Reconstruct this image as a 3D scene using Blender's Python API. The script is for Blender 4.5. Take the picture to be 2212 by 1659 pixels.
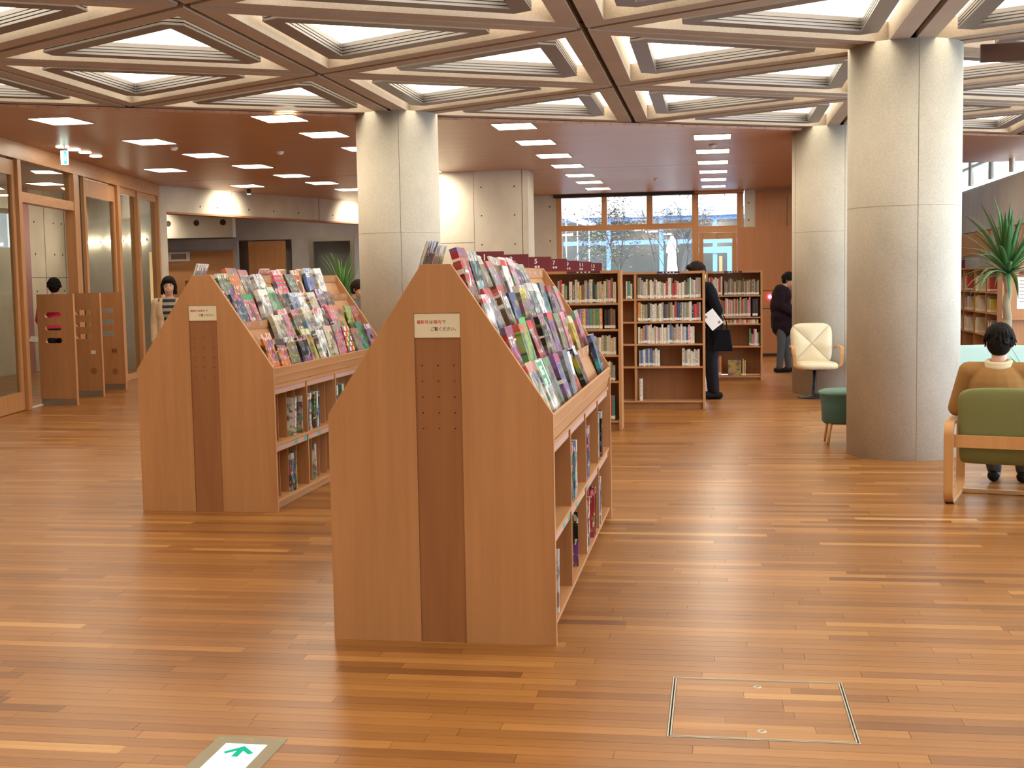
import bpy, bmesh, math, random
from mathutils import Matrix, Vector, Euler
random.seed(7)
for o in list(bpy.data.objects): bpy.data.objects.remove(o)
SC = bpy.context.scene
COL = SC.collection
PI = math.pi

# ------------------------------------------------------------------ camera, world, exposure
HC = 1.55
PITCH, ROLL, YAW, FPX = 0.0823, -0.0181, 0.1617, 2718.6
fwd = Vector((0, math.cos(PITCH), -math.sin(PITCH))); rt = Vector((1, 0, 0)); dn = Vector((0, -math.sin(PITCH), -math.cos(PITCH)))
r2 = rt * math.cos(ROLL) - dn * math.sin(ROLL)
d2 = dn * math.cos(ROLL) + rt * math.sin(ROLL)
RZ = Matrix.Rotation(YAW, 3, 'Z')
r2, d2, fwd = RZ @ r2, RZ @ d2, RZ @ fwd
cam_d = bpy.data.cameras.new('camera'); cam = bpy.data.objects.new('camera', cam_d); COL.objects.link(cam)
cam.matrix_world = Matrix(((r2.x, -d2.x, -fwd.x, 0), (r2.y, -d2.y, -fwd.y, 0), (r2.z, -d2.z, -fwd.z, HC), (0, 0, 0, 1)))
cam_d.sensor_width = 36; cam_d.lens = FPX / 2212 * 36; cam_d.clip_end = 200
SC.camera = cam
w = bpy.data.worlds.new('sky'); SC.world = w; w.use_nodes = True
bg = w.node_tree.nodes['Background']; bg.inputs[0].default_value = (0.68, 0.81, 1.0, 1); bg.inputs[1].default_value = 7.0
SC.view_settings.view_transform = 'Standard'; SC.view_settings.look = 'None'
SC.view_settings.exposure = 0.58; SC.view_settings.gamma = 1.0; SC.view_settings.use_curve_mapping = False
LAMP = 16.0      # radiance of the ceiling panels
SKYL = 3.6       # radiance of the coffer panels

# ------------------------------------------------------------------ materials
MATS = {}
def mat(name, col=(.5, .5, .5), rough=.6, metal=0., spec=.5, coat=0.):
    if name in MATS: return MATS[name]
    m = bpy.data.materials.new(name); m.use_nodes = True
    b = m.node_tree.nodes['Principled BSDF']
    b.inputs['Base Color'].default_value = (*col, 1); b.inputs['Roughness'].default_value = rough
    b.inputs['Metallic'].default_value = metal; b.inputs['Specular IOR Level'].default_value = spec
    b.inputs['Coat Weight'].default_value = coat
    MATS[name] = m; return m
def N(m, t, **kw):
    n = m.node_tree.nodes.new(t)
    for k, v in kw.items():
        if k.startswith('i_'): n.inputs[int(k[2:])].default_value = v
        else: setattr(n, k, v)
    return n
def L(m, a, b): m.node_tree.links.new(a, b)
def bsdf(m): return m.node_tree.nodes['Principled BSDF']
def ramp(m, stops, interp='LINEAR'):
    n = N(m, 'ShaderNodeValToRGB'); cr = n.color_ramp; cr.interpolation = interp
    while len(cr.elements) < len(stops): cr.elements.new(.5)
    for e, (p, c) in zip(cr.elements, stops): e.position = p; e.color = (*c, 1)
    return n
def mixc(m, fac, a, b, mode='MIX'):
    n = N(m, 'ShaderNodeMix', data_type='RGBA', blend_type=mode)
    for s, v in ((0, fac), (6, a), (7, b)):
        if hasattr(v, 'links'): L(m, v, n.inputs[s])
        elif s == 0: n.inputs[0].default_value = v
        else: n.inputs[s].default_value = (*v, 1)
    return n.outputs[2]
def noise(m, scale, detail=4, vec=None, rough=.5):
    n = N(m, 'ShaderNodeTexNoise'); n.inputs['Scale'].default_value = scale; n.inputs['Detail'].default_value = detail; n.inputs['Roughness'].default_value = rough
    if vec is not None: L(m, vec, n.inputs['Vector'])
    return n
def mapping(m, scale=(1, 1, 1), src='Object', rot=(0, 0, 0)):
    tc = N(m, 'ShaderNodeTexCoord'); mp = N(m, 'ShaderNodeMapping'); mp.inputs['Scale'].default_value = scale; mp.inputs['Rotation'].default_value = rot
    L(m, tc.outputs[src], mp.inputs['Vector']); return mp.outputs[0]
def bump(m, h, strength=.2, dist=.01):
    b = N(m, 'ShaderNodeBump'); b.inputs['Strength'].default_value = strength; b.inputs['Distance'].default_value = dist
    L(m, h, b.inputs['Height']); L(m, b.outputs[0], bsdf(m).inputs['Normal'])
def wood(name, light, dark, axis='z', rough=.42, fine=1.0, spec=.4):
    m = mat(name, light, rough, spec=spec)
    s = {'x': (1.2, 22, 22), 'y': (22, 1.2, 22), 'z': (22, 22, 1.2)}[axis]
    v = mapping(m, tuple(k * fine for k in s))
    n1 = noise(m, 1.0, 5, v, .6)
    s2 = {'x': (.35, 5, 5), 'y': (5, .35, 5), 'z': (5, 5, .35)}[axis]
    n2 = noise(m, 1.0, 3, mapping(m, s2))
    r = ramp(m, [(.3, dark), (.72, light)])
    a = N(m, 'ShaderNodeMath', operation='MULTIPLY_ADD'); L(m, n1.outputs[0], a.inputs[0]); a.inputs[1].default_value = .55
    b2 = N(m, 'ShaderNodeMath', operation='MULTIPLY'); L(m, n2.outputs[0], b2.inputs[0]); b2.inputs[1].default_value = .45
    L(m, b2.outputs[0], a.inputs[2]); L(m, a.outputs[0], r.inputs[0]); L(m, r.outputs[0], bsdf(m).inputs['Base Color'])
    return m
def concrete(name, col, rough=.75, var=.18):
    m = mat(name, col, rough, spec=.3)
    n1 = noise(m, 1.3, 6, mapping(m, (1, 1, .6)), .6); n2 = noise(m, 60, 3, mapping(m))
    lo = tuple(c * (1 - var) for c in col); hi = tuple(min(1, c * (1 + var * .6)) for c in col)
    r = ramp(m, [(.3, lo), (.7, hi)]); L(m, n1.outputs[0], r.inputs[0])
    r2_ = ramp(m, [(.35, (.82, .82, .80)), (.6, (1, 1, 1))]); L(m, n2.outputs[0], r2_.inputs[0])
    L(m, mixc(m, .6, r.outputs[0], r2_.outputs[0], 'MULTIPLY'), bsdf(m).inputs['Base Color'])
    bump(m, n2.outputs[0], .12, .004)
    return m
def emit(name, col, strength):
    m = bpy.data.materials.new(name); m.use_nodes = True; nt = m.node_tree
    nt.nodes.remove(nt.nodes['Principled BSDF'])
    e = nt.nodes.new('ShaderNodeEmission'); e.inputs[0].default_value = (*col, 1); e.inputs[1].default_value = strength
    nt.links.new(e.outputs[0], nt.nodes['Material Output'].inputs[0]); MATS[name] = m; return m
def glassmat(name, tint=(.92, .95, .94), gain=1.0):
    m = bpy.data.materials.new(name); m.use_nodes = True; nt = m.node_tree
    nt.nodes.remove(nt.nodes['Principled BSDF'])
    t = nt.nodes.new('ShaderNodeBsdfTransparent'); t.inputs[0].default_value = (*tint, 1)
    g = nt.nodes.new('ShaderNodeBsdfGlossy'); g.inputs['Roughness'].default_value = .01
    f = nt.nodes.new('ShaderNodeFresnel'); f.inputs[0].default_value = 1.5
    k = nt.nodes.new('ShaderNodeMath'); k.operation = 'MULTIPLY'; k.inputs[1].default_value = gain; nt.links.new(f.outputs[0], k.inputs[0])
    ge = nt.nodes.new('ShaderNodeNewGeometry'); iv = nt.nodes.new('ShaderNodeMath'); iv.operation = 'SUBTRACT'; iv.inputs[0].default_value = 1; nt.links.new(ge.outputs['Backfacing'], iv.inputs[1])
    k2 = nt.nodes.new('ShaderNodeMath'); k2.operation = 'MULTIPLY'; nt.links.new(k.outputs[0], k2.inputs[0]); nt.links.new(iv.outputs[0], k2.inputs[1]); k = k2
    mx = nt.nodes.new('ShaderNodeMixShader'); nt.links.new(k.outputs[0], mx.inputs[0]); nt.links.new(t.outputs[0], mx.inputs[1]); nt.links.new(g.outputs[0], mx.inputs[2])
    nt.links.new(mx.outputs[0], nt.nodes['Material Output'].inputs[0]); MATS[name] = m; return m

WL, WD = (.54, .27, .115), (.40, .185, .072)
wood('wood_z', WL, WD, 'z'); wood('wood_y', WL, WD, 'y'); wood('wood_x', WL, WD, 'x')
wood('wood_strip', (.36, .155, .060), (.27, .108, .040), 'z')
wood('frame_z', (.55, .28, .115), (.40, .185, .07), 'z', .35); wood('frame_y', (.55, .28, .115), (.40, .185, .07), 'y', .35); wood('frame_x', (.55, .28, .115), (.40, .185, .07), 'x', .35)
wood('partition_wood', (.46, .195, .075), (.38, .155, .055), 'z', .4)
wood('chair_wood', (.60, .32, .12), (.48, .23, .08), 'z', .35)
concrete('concrete', (.57, .52, .425)); concrete('concrete_rib_shade', (.41, .335, .26), var=.1); concrete('concrete_grey', (.45, .43, .41))  # ribs are the same concrete as the columns, soffit shade put into the colour
mat('seam', (.20, .16, .11), .9); mat('groove', (.05, .035, .025), .9); mat('tie_hole', (.06, .045, .03), .9)
mat('baffle', (.20, .18, .165), .45, .3); mat('steel', (.42, .38, .32), .35, .8); mat('black', (.012, .012, .013), .5)
mat('white_paint', (.80, .78, .74), .5); mat('hole', (.04, .02, .01), .9)
LCOL = (1.0, .86, .66)
emit('lamp_panel', LCOL, LAMP); emit('coffer_panel', (1.0, .89, .71), SKYL)
glassmat('glass'); glassmat('glass_dim', (.86, .89, .87), .9)

# floor planks: tone is stored per plank in a colour attribute
m = mat('plank', (.4, .2, .08), .3, spec=.5)
at = N(m, 'ShaderNodeAttribute', attribute_name='tone')
fr = ramp(m, [(0, (.17, .062, .014)), (.3, (.25, .100, .023)), (.6, (.325, .139, .034)), (.85, (.41, .192, .053)), (1, (.50, .265, .085))]); L(m, at.outputs['Fac'], fr.inputs[0])
g1 = noise(m, 1.0, 5, mapping(m, (1.6, 34, 12)), .6); gr = ramp(m, [(.25, (.70, .66, .62)), (.65, (1.08, 1.06, 1.04))]); L(m, g1.outputs[0], gr.inputs[0])
L(m, mixc(m, .8, fr.outputs[0], gr.outputs[0], 'MULTIPLY'), bsdf(m).inputs['Base Color'])
g2 = noise(m, 3.0, 3, mapping(m, (1, 6, 1))); rr = N(m, 'ShaderNodeMapRange'); L(m, g2.outputs[0], rr.inputs[0]); rr.inputs[3].default_value = .30; rr.inputs[4].default_value = .34; L(m, rr.outputs[0], bsdf(m).inputs['Roughness'])
bump(m, g1.outputs[0], .02, .001)
# beaded wood ceiling
m = mat('ceiling_wood', (.36, .15, .065), .34, spec=.5)
cv = mapping(m, (1, 1, 1)); wv = N(m, 'ShaderNodeTexWave', wave_type='BANDS', bands_direction='Y'); wv.inputs['Scale'].default_value = 3.2; L(m, cv, wv.inputs['Vector'])
cn = noise(m, 1.0, 4, mapping(m, (.5, 12, 1))); cr_ = ramp(m, [(.3, (.40, .205, .115)), (.7, (.50, .265, .15))]); L(m, cn.outputs[0], cr_.inputs[0])
wr = ramp(m, [(.0, (.72, .70, .68)), (.12, (1, 1, 1))]); L(m, wv.outputs[0], wr.inputs[0])
L(m, mixc(m, .8, cr_.outputs[0], wr.outputs[0], 'MULTIPLY'), bsdf(m).inputs['Base Color']); bump(m, wv.outputs[0], .12, .003)

# ------------------------------------------------------------------ mesh builder
class MB:
    def __init__(s): s.v = []; s.f = []; s.mi = []; s.cur = 0
    def add(s, vs, fs):
        n = len(s.v); s.v += [tuple(p) for p in vs]
        for f in fs: s.f.append(tuple(n + i for i in f)); s.mi.append(s.cur)
        return s
    def box(s, x0, x1, y0, y1, z0, z1):
        return s.add([(x0, y0, z0), (x1, y0, z0), (x1, y1, z0), (x0, y1, z0), (x0, y0, z1), (x1, y0, z1), (x1, y1, z1), (x0, y1, z1)],
                     [(0, 3, 2, 1), (4, 5, 6, 7), (0, 1, 5, 4), (1, 2, 6, 5), (2, 3, 7, 6), (3, 0, 4, 7)])
    def obox(s, M, sx, sy, sz):
        c = [M @ Vector((x * sx / 2, y * sy / 2, z * sz / 2)) for z in (-1, 1) for x, y in ((-1, -1), (1, -1), (1, 1), (-1, 1))]
        return s.add(c, [(0, 3, 2, 1), (4, 5, 6, 7), (0, 1, 5, 4), (1, 2, 6, 5), (2, 3, 7, 6), (3, 0, 4, 7)])
    def bar(s, a, b, w_, h, up=(0, 0, 1)):
        a, b = Vector(a), Vector(b); d = (b - a); ln = d.length; d.normalize(); side = d.cross(Vector(up)).normalized(); u = side.cross(d)
        M = Matrix((( *side, ), ( *d, ), ( *u, ))).transposed().to_4x4(); M.translation = (a + b) / 2
        return s.obox(M, w_, ln, h)
    def prism(s, poly, a, b, axis='z'):
        # poly CCW in the plane looking along -axis; x: (y,z), y: (x,z), z: (x,y)
        def P(p, t): return {'z': (p[0], p[1], t), 'x': (t, p[0], p[1]), 'y': (p[0], t, p[1])}[axis]
        n = len(poly); vs = [P(p, a) for p in poly] + [P(p, b) for p in poly]
        fs = [tuple(range(n - 1, -1, -1)), tuple(range(n, 2 * n))] + [(i, (i + 1) % n, n + (i + 1) % n, n + i) for i in range(n)]
        if axis == 'y': fs = [tuple(reversed(f)) for f in fs]
        return s.add(vs, fs)
    def ring(s, outer, inner, z0, z1):
        n = len(outer); k = len(inner)
        vs = [(x, y, z0) for x, y in outer] + [(x, y, z1) for x, y in outer] + [(x, y, z0) for x, y in inner] + [(x, y, z1) for x, y in inner]
        fs = []
        for i in range(n):
            j = (i + 1) % n; fs.append((i, j, n + j, n + i))
            a, b = 2 * n + i, 2 * n + j; fs.append((b, a, a + n, b + n)); fs.append((j, i, a, b)); fs.append((n + i, n + j, b + n, a + n))
        return s.add(vs, fs)
    def cyl(s, p0, p1, r0, r1=None, n=16, caps=True):
        r1 = r0 if r1 is None else r1; p0, p1 = Vector(p0), Vector(p1); d = (p1 - p0).normalized()
        u = d.orthogonal().normalized(); v_ = d.cross(u)
        vs = [p0 + (u * math.cos(t) + v_ * math.sin(t)) * r0 for t in [2 * PI * i / n for i in range(n)]] + [p1 + (u * math.cos(t) + v_ * math.sin(t)) * r1 for t in [2 * PI * i / n for i in range(n)]]
        fs = [(i, (i + 1) % n, n + (i + 1) % n, n + i) for i in range(n)]
        if caps: fs += [tuple(range(n - 1, -1, -1)), tuple(range(n, 2 * n))]
        return s.add(vs, fs)
    def tube(s, pts, r, n=8, rs=None):
        pts = [Vector(p) for p in pts]; vs = []; fs = []; u = None
        for i, p in enumerate(pts):
            d = (pts[min(i + 1, len(pts) - 1)] - pts[max(i - 1, 0)]).normalized()
            u = d.orthogonal().normalized() if u is None else (u - d * u.dot(d)).normalized()
            v_ = d.cross(u); rr_ = rs[i] if rs else r
            vs += [p + (u * math.cos(2 * PI * k / n) + v_ * math.sin(2 * PI * k / n)) * rr_ for k in range(n)]
        for i in range(len(pts) - 1):
            for k in range(n): fs.append((i * n + k, i * n + (k + 1) % n, (i + 1) * n + (k + 1) % n, (i + 1) * n + k))
        fs += [tuple(range(n - 1, -1, -1)), tuple(range((len(pts) - 1) * n, len(pts) * n))]
        return s.add(vs, fs)
    def strip(s, pts, w_, t, side):
        # flat bent band: rectangular section (w_ along side, t across)
        pts = [Vector(p) for p in pts]; side = Vector(side).normalized(); vs = []; fs = []
        for i, p in enumerate(pts):
            d = (pts[min(i + 1, len(pts) - 1)] - pts[max(i - 1, 0)]).normalized(); nrm = d.cross(side).normalized()
            vs += [p + side * w_ / 2 + nrm * t / 2, p - side * w_ / 2 + nrm * t / 2, p - side * w_ / 2 - nrm * t / 2, p + side * w_ / 2 - nrm * t / 2]
        for i in range(len(pts) - 1):
            for k in range(4): fs.append((i * 4 + k, i * 4 + (k + 1) % 4, (i + 1) * 4 + (k + 1) % 4, (i + 1) * 4 + k))
        m_ = (len(pts) - 1) * 4; fs += [(3, 2, 1, 0), (m_, m_ + 1, m_ + 2, m_ + 3)]
        return s.add(vs, fs)
    def lathe(s, prof, n=24, c=(0, 0, 0)):
        vs = [(c[0] + r * math.cos(2 * PI * k / n), c[1] + r * math.sin(2 * PI * k / n), c[2] + z) for r, z in prof for k in range(n)]
        fs = [(i * n + k, i * n + (k + 1) % n, (i + 1) * n + (k + 1) % n, (i + 1) * n + k) for i in range(len(prof) - 1) for k in range(n)]
        fs += [tuple(range(n - 1, -1, -1)), tuple(range((len(prof) - 1) * n, len(prof) * n))]
        return s.add(vs, fs)
    def ell(s, c, r, n=12, k=8, R=None):
        vs = []; fs = []
        for i in range(k + 1):
            ph = PI * i / k
            for j in range(n):
                p = Vector((r[0] * math.sin(ph) * math.cos(2 * PI * j / n), r[1] * math.sin(ph) * math.sin(2 * PI * j / n), -r[2] * math.cos(ph)))
                if R: p = R @ p
                vs.append(p + Vector(c))
        for i in range(k):
            for j in range(n): fs.append((i * n + j, i * n + (j + 1) % n, (i + 1) * n + (j + 1) % n, (i + 1) * n + j))
        return s.add(vs, fs)
    def mesh(s, name, mats, smooth=False):
        me = bpy.data.meshes.new(name); me.from_pydata(s.v, [], s.f)
        for m_ in (mats if isinstance(mats, (list, tuple)) else [mats]): me.materials.append(MATS[m_] if isinstance(m_, str) else m_)
        me.polygons.foreach_set('material_index', s.mi)
        if smooth: me.polygons.foreach_set('use_smooth', [True] * len(s.f))
        me.update(); return me
    def build(s, name, mats, parent=None, loc=(0, 0, 0), rot=(0, 0, 0), smooth=False, bev=0):
        return put(name, s.mesh(name, mats, smooth), parent, loc, rot, bev)
def put(name, me, parent=None, loc=(0, 0, 0), rot=(0, 0, 0), bev=0):
    o = bpy.data.objects.new(name, me); COL.objects.link(o); o.location = loc; o.rotation_euler = rot; o.parent = parent
    if bev:
        b = o.modifiers.new('bevel', 'BEVEL'); b.width = bev; b.segments = 2; b.limit_method = 'ANGLE'; b.angle_limit = .6
    return o
def tag(o, label, cat, group=None):
    o['label'] = label; o['category'] = cat
    if group: o['group'] = group
    return o
def thing(name, label, cat, loc=(0, 0, 0), rz=0, group=None):
    o = bpy.data.objects.new(name, None); COL.objects.link(o); o.location = loc; o.rotation_euler = (0, 0, rz); o.empty_display_size = .1
    return tag(o, label, cat, group)
def struct(o): o['kind'] = 'structure'; return o
def copy_tree(o, parent=None):
    c = o.copy(); COL.objects.link(c); c.parent = parent
    for ch in o.children: copy_tree(ch, c)
    return c
def text(s, size, m, parent, loc, rot, name='lettering', align='LEFT', ext=.0004, sx=1.0, bold=0.0):
    cu = bpy.data.curves.new('txt', 'FONT'); cu.body = s; cu.size = size; cu.extrude = ext; cu.align_x = align; cu.offset = bold; cu.resolution_u = 3
    t = bpy.data.objects.new('txt', cu); COL.objects.link(t)
    dg = bpy.context.evaluated_depsgraph_get(); me = bpy.data.meshes.new_from_object(t.evaluated_get(dg))
    bpy.data.objects.remove(t); bpy.data.curves.remove(cu)
    me.materials.clear(); me.materials.append(MATS[m]); me.name = name
    o = put(name, me, parent, loc, rot); o.scale = (sx, 1, 1); return o

# ------------------------------------------------------------------ floor
PW = .0717; Y0 = 4.175      # plank pitch; rows line up with the hatch
HX0, HX1, HY0, HY1 = -.173, .467, 4.175, 4.175 + 9 * PW
floor = struct(MB().box(-17, 8, -6, 33, -.12, -.022).build('floor', 'groove'))
def plank_mesh(mb, x0, x1, y0, y1, g=.0007):
    x0 += g; x1 -= g; y0 += g; y1 -= g
    mb.box(x0, x1, y0, y1, -.022, 0)
rows = []
Ys = [Y0 + k * PW for k in range(int((-6 - Y0) / PW), int((33 - Y0) / PW))]
near = []; far = []
for y in Ys:
    x = -17 + random.uniform(0, 1.2)
    x0 = -17
    while x0 < 8:
        x1 = min(8, x); segs = [(x0, x1)]
        if HY0 - .001 < y + PW / 2 < HY1 + .001:
            segs = []
            if x0 < HX0: segs.append((x0, min(x1, HX0)))
            if x1 > HX1: segs.append((max(x0, HX1), x1))
        for a, b in segs:
            if b - a > .02:
                cx = min(max(-.13 * y + .0, a), b); vis = a < .252 * y + .1 and b > -.60 * y - .1 and y > 3.7
                (near if vis and y < 8 else far).append((a, b, y, y + PW, min(1, max(0, random.gauss(.47, .19)))))
        x0 = x1; x += random.choice((.6, .75, .9, .9, 1.05, 1.2))
near.sort(key=lambda p: p[2]); far += near[300:]; near = near[:300]
def tone(me, vals):
    at_ = me.attributes.new('tone', 'FLOAT', 'FACE'); at_.data.foreach_set('value', vals)
for a, b, y0, y1, t in near:
    me_ = MB(); plank_mesh(me_, a - (a + b) / 2, b - (a + b) / 2, y0 - (y0 + y1) / 2, y1 - (y0 + y1) / 2)
    me_ = me_.mesh('plank', 'plank'); tone(me_, [t] * 6); put('plank', me_, floor, ((a + b) / 2, (y0 + y1) / 2, 0))
mb = MB(); vals = []
for a, b, y0, y1, t in far: plank_mesh(mb, a, b, y0, y1); vals += [t] * 6
me_ = mb.mesh('plank_field', 'plank'); tone(me_, vals); fo = put('plank_field', me_, floor); fo['kind'] = 'stuff'

# ------------------------------------------------------------------ coffered ceiling
S = 2.9506; ZC = 3.4347; AX, AY = -3.535, 8.214
D2 = Vector((0, S)); D1 = Vector((S * math.sin(PI / 3), S * .5))
def node(a, b): return Vector((AX, AY)) + D1 * a + D2 * b
def inset(tri, d):
    c = sum(tri, Vector((0, 0))) / 3; rin = S / (2 * math.sqrt(3)); k = (rin - d) / rin
    return [c + (p - c) * k for p in tri]
def trunc(tri, cut):
    out = []
    for i in range(3):
        p, q, r_ = tri[i - 1], tri[i], tri[(i + 1) % 3]
        out += [q + (p - q).normalized() * cut, q + (r_ - q).normalized() * cut]
    return out
ceil = struct(MB().box(-11.5, 9.5, -9, 22, ZC + .80, ZC + .9).build('ceiling', 'concrete'))
proto = {}
rows_of = {-1: 'in the coffers above the magazine racks'}
gm = MB()
for a in range(-3, 4):
    for b in range(-5, 2):
        for kind in (0, 1):
            tri = [node(a, b), node(a + 1, b), node(a, b + 1)] if kind == 0 else [node(a + 1, b), node(a + 1, b + 1), node(a, b + 1)]
            c = sum(tri, Vector((0, 0))) / 3
            if c.y < -5 or c.x < -8.8 or c.x > 5.9 or (c.x > 4.2 and c.y > 18): continue
            if kind not in proto:
                t0 = [p - c for p in tri]
                o3, i3 = inset(t0, .026), inset(t0, .178)
                fr_ = MB().ring(o3, i3, 0, .80).mesh('coffer_frame', 'concrete_rib_shade')
                bo = MB()
                for k, (z0, z1, d) in enumerate([(.015, .032, 0), (.032, .040, .012), (.040, .057, 0), (.057, .065, .012), (.065, .082, 0), (.082, .088, .012), (.088, .122, 0)]):
                    out = trunc(inset(t0, .30 + d), .16); inn = inset(t0, .44 - d); inn6 = []
                    for q in inn: inn6 += [q, q + Vector((1e-4, 0))]
                    inn6 = trunc(inn, .004)
                    bo.ring(out, inn6, z0, z1)
                bm_ = bo.mesh('baffle', 'baffle')
                dm = MB().prism([tuple(p) for p in inset(t0, .181)], .165, .18).mesh('diffuser', 'coffer_panel')
                proto[kind] = (fr_, bm_, dm)
            fr_, bm_, dm = proto[kind]
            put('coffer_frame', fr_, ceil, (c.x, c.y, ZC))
            lt = thing('coffer_light', 'triangular coffer light with grey ribbed baffle in the concrete ceiling', 'ceiling light', (c.x, c.y, ZC), 0, 'triangular lights of the coffered ceiling')
            put('baffle', bm_, lt); put('diffuser', dm, lt)
# dark backing in the joints between the coffer frames
for a in range(-3, 5):
    for b in range(-5, 3):
        for q in (node(a + 1, b), node(a, b + 1), node(a + 1, b - 1)):
            p = node(a, b); mid = (p + q) / 2
            if mid.y < -6.5 or mid.x < -9 or mid.x > 6.9 or (p - q).length > S * 1.01: continue
            if b == 2 and q != node(a + 1, b) and q != node(a + 1, b - 1): continue
            gm.bar((*p, ZC + .075), (*q, ZC + .075), .06, .04)
gm.build('joint_backing', 'groove', ceil)

# timber ceiling beyond the coffers (two fields with a shadow gap), soffit edge follows the coffer line
ZW = 3.40
def edgeY(x): return AY + 2 * S + (x - AX) * math.tan(PI / 6)
YS = 21.25
m1 = MB(); xl = -16.5; m1.prism([(xl, edgeY(-8.65) - .02), (-8.65, edgeY(-8.65) - .02), (5.9, edgeY(5.9) - .02), (5.9, 22.6), (2.2, 22.6), (2.2, YS - .012), (xl, YS - .012)], ZW, ZW + .03, 'z')
m1.build('timber_field', 'ceiling_wood', ceil)
m2 = MB().prism([(xl, YS + .012), (2.2, YS + .012), (2.2, 28.2), (xl, 28.2)], ZW, ZW + .03, 'z'); m2.build('timber_field', 'ceiling_wood', ceil)
MB().box(-14, 6.2, 11, 28.4, ZW + .04, ZW + .10).box(2.2, 6.2, 22.6, 28.4, 4.9, 5.0).build('slab', 'concrete', ceil) if False else None
MB().prism([(xl, 11.0), (-8.65, 11.2), (5.9, edgeY(5.9) + .05), (5.9, 22.6), (2.2, 22.6), (2.2, 28.4), (xl, 28.4)], ZW + .045, ZW + .10, 'z').build('slab', 'groove', ceil)
MB().box(2.2, 6.2, 22.6, 28.4, 5.0, 5.1).box(2.16, 2.2, 22.6, 28.4, ZW, 5.0).box(2.16, 6.2, 22.56, 22.6, ZW, 5.0).build('upper_slab', 'concrete_grey', ceil)

# ------------------------------------------------------------------ recessed lamps of the timber ceiling
fm = MB().ring([(-.25, -.30), (.25, -.30), (.25, .30), (-.25, .30)], [(-.236, -.286), (.236, -.286), (.236, .286), (-.236, .286)], -.008, 0).mesh('lamp_frame', 'steel')
dm = MB().box(-.236, .236, -.286, .286, -.006, -.001).mesh('lamp_diffuser', 'lamp_panel')
rowsL = {-7.15: (13.16, 15.37, 17.18, 19.02, 20.86, 22.55, 24.34), -4.80: (13.67, 15.29, 17.05, 18.95, 20.75, 22.6, 24.4), -2.39: (15.18, 17.03, 18.95, 20.71, 22.63, 24.32, 26.13), -.04: (17.13, 19.07, 20.90, 22.73, 24.56, 26.43), -8.65: (19.13, 22.69), -10.6: (16.6,), -11.7: (20.9,), 3.3: (19.6, 21.4)}
lab = {-7.15: 'in the long row running back past the entrance doors', -4.80: 'in the row crossing behind the round column by the racks', -2.39: 'in the row leading to the left end of the window', -.04: 'in the row ending above the courtyard door', -8.65: 'in the short row against the entrance glazing', -10.6: 'inside the entrance lobby', -11.7: 'added to brighten the concrete side of the entrance lobby', 3.3: 'over the wall bookshelves'}  # lobby lamp on the concrete side is added fill, not an existing fitting
for x, ys in rowsL.items():
    for y in ys:
        t = thing('ceiling_lamp', 'square white ceiling lamp ' + lab[x], 'ceiling light', (x, y, ZW - .0005), 0, 'square ceiling lamps ' + lab[x])
        put('lamp_frame', fm, t); put('lamp_diffuser', dm, t)
dl = MB().lathe([(.0, -.012), (.075, -.012), (.085, 0)], 20).mesh('downlight', ['lamp_panel'])
for x, y in ((-8.456, 15.56), (-8.485, 15.92), (-8.522, 16.29), (-8.626, 16.79)):
    tag(put('downlight', dl, None, (x, y, ZW - .0005)), 'small round downlight in the line of four beside the exit sign', 'downlight', 'four round downlights at the entrance')
sd = MB().lathe([(.0, -.045), (.03, -.045), (.045, -.03), (.055, 0)], 18).mesh('smoke_detector', 'white_paint', True)
for x, y, l in ((-6.0, 17.04, 'small white smoke detector between the two long lamp rows'), (-7.14, 16.08, 'small white smoke detector in the lamp row by the entrance'), (-.04, 18.2, 'small white smoke detector in the lamp row leading to the courtyard door'), (-1.1, 24.0, 'small white smoke detector in front of the courtyard window')):
    tag(put('smoke_detector', sd, None, (x, y, ZW)), l, 'smoke detector')

# ------------------------------------------------------------------ columns
def column(x, y, r, label, seams):
    n = 72; prof = []
    for i in range(n):
        t = 2 * PI * i / n; prof.append((math.cos(t) * r, math.sin(t) * r))
    cm = MB(); cm.prism(prof, 0, ZC, 'z')
    for f in range(2, len(cm.f)): pass
    me = cm.mesh('column', 'concrete'); 
    for p in me.polygons: p.use_smooth = len(p.vertices) == 4
    c = tag(put('column', me, None, (x, y, 0)), label, 'column')
    for a in seams:   # thin vertical form joints
        MB().box(r - .004, r + .0008, -.0025, .0025, 0, ZC).build('form_joint', 'seam', c, rot=(0, 0, a))
    rg = MB()
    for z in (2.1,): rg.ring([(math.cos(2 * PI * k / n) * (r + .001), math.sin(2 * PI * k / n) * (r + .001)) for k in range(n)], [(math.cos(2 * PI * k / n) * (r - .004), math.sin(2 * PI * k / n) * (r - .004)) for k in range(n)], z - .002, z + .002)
    rg.build('pour_line', 'concrete_rib_shade', c)
    return c
P0, G0, H0 = node(2, 0), node(0, 2), node(2, 2)
column(P0.x, P0.y, .465, 'thick round concrete column beside the green ottoman', [-PI / 2 + .10, .6, 2.2])
column(G0.x - .04, G0.y, .465, 'round concrete column standing beside the potted grass plant', [-PI / 2 + .28, .9, 2.6])
column(H0.x - .12, H0.y, .465, 'round concrete column behind the cream swivel chair', [-2.75, -1.2, .9])

# ------------------------------------------------------------------ walls
def wall(name, mb, m='concrete'): return struct(mb.build(name, m))
def tie_holes(parent, pts, nrm, r=.018):
    mb = MB(); n_ = Vector(nrm)
    for p in pts: p = Vector(p); mb.cyl(p - n_ * .004, p + n_ * .0012, r, r, 10)
    return mb.build('tie_hole', 'tie_hole', parent)
wall('wall_behind', MB().box(-14, 7, -6.2, -6, 0, 4.3))
wall('wall_left', MB().box(-8.95, -8.75, -6, 13.35, 0, 4.3))
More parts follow.
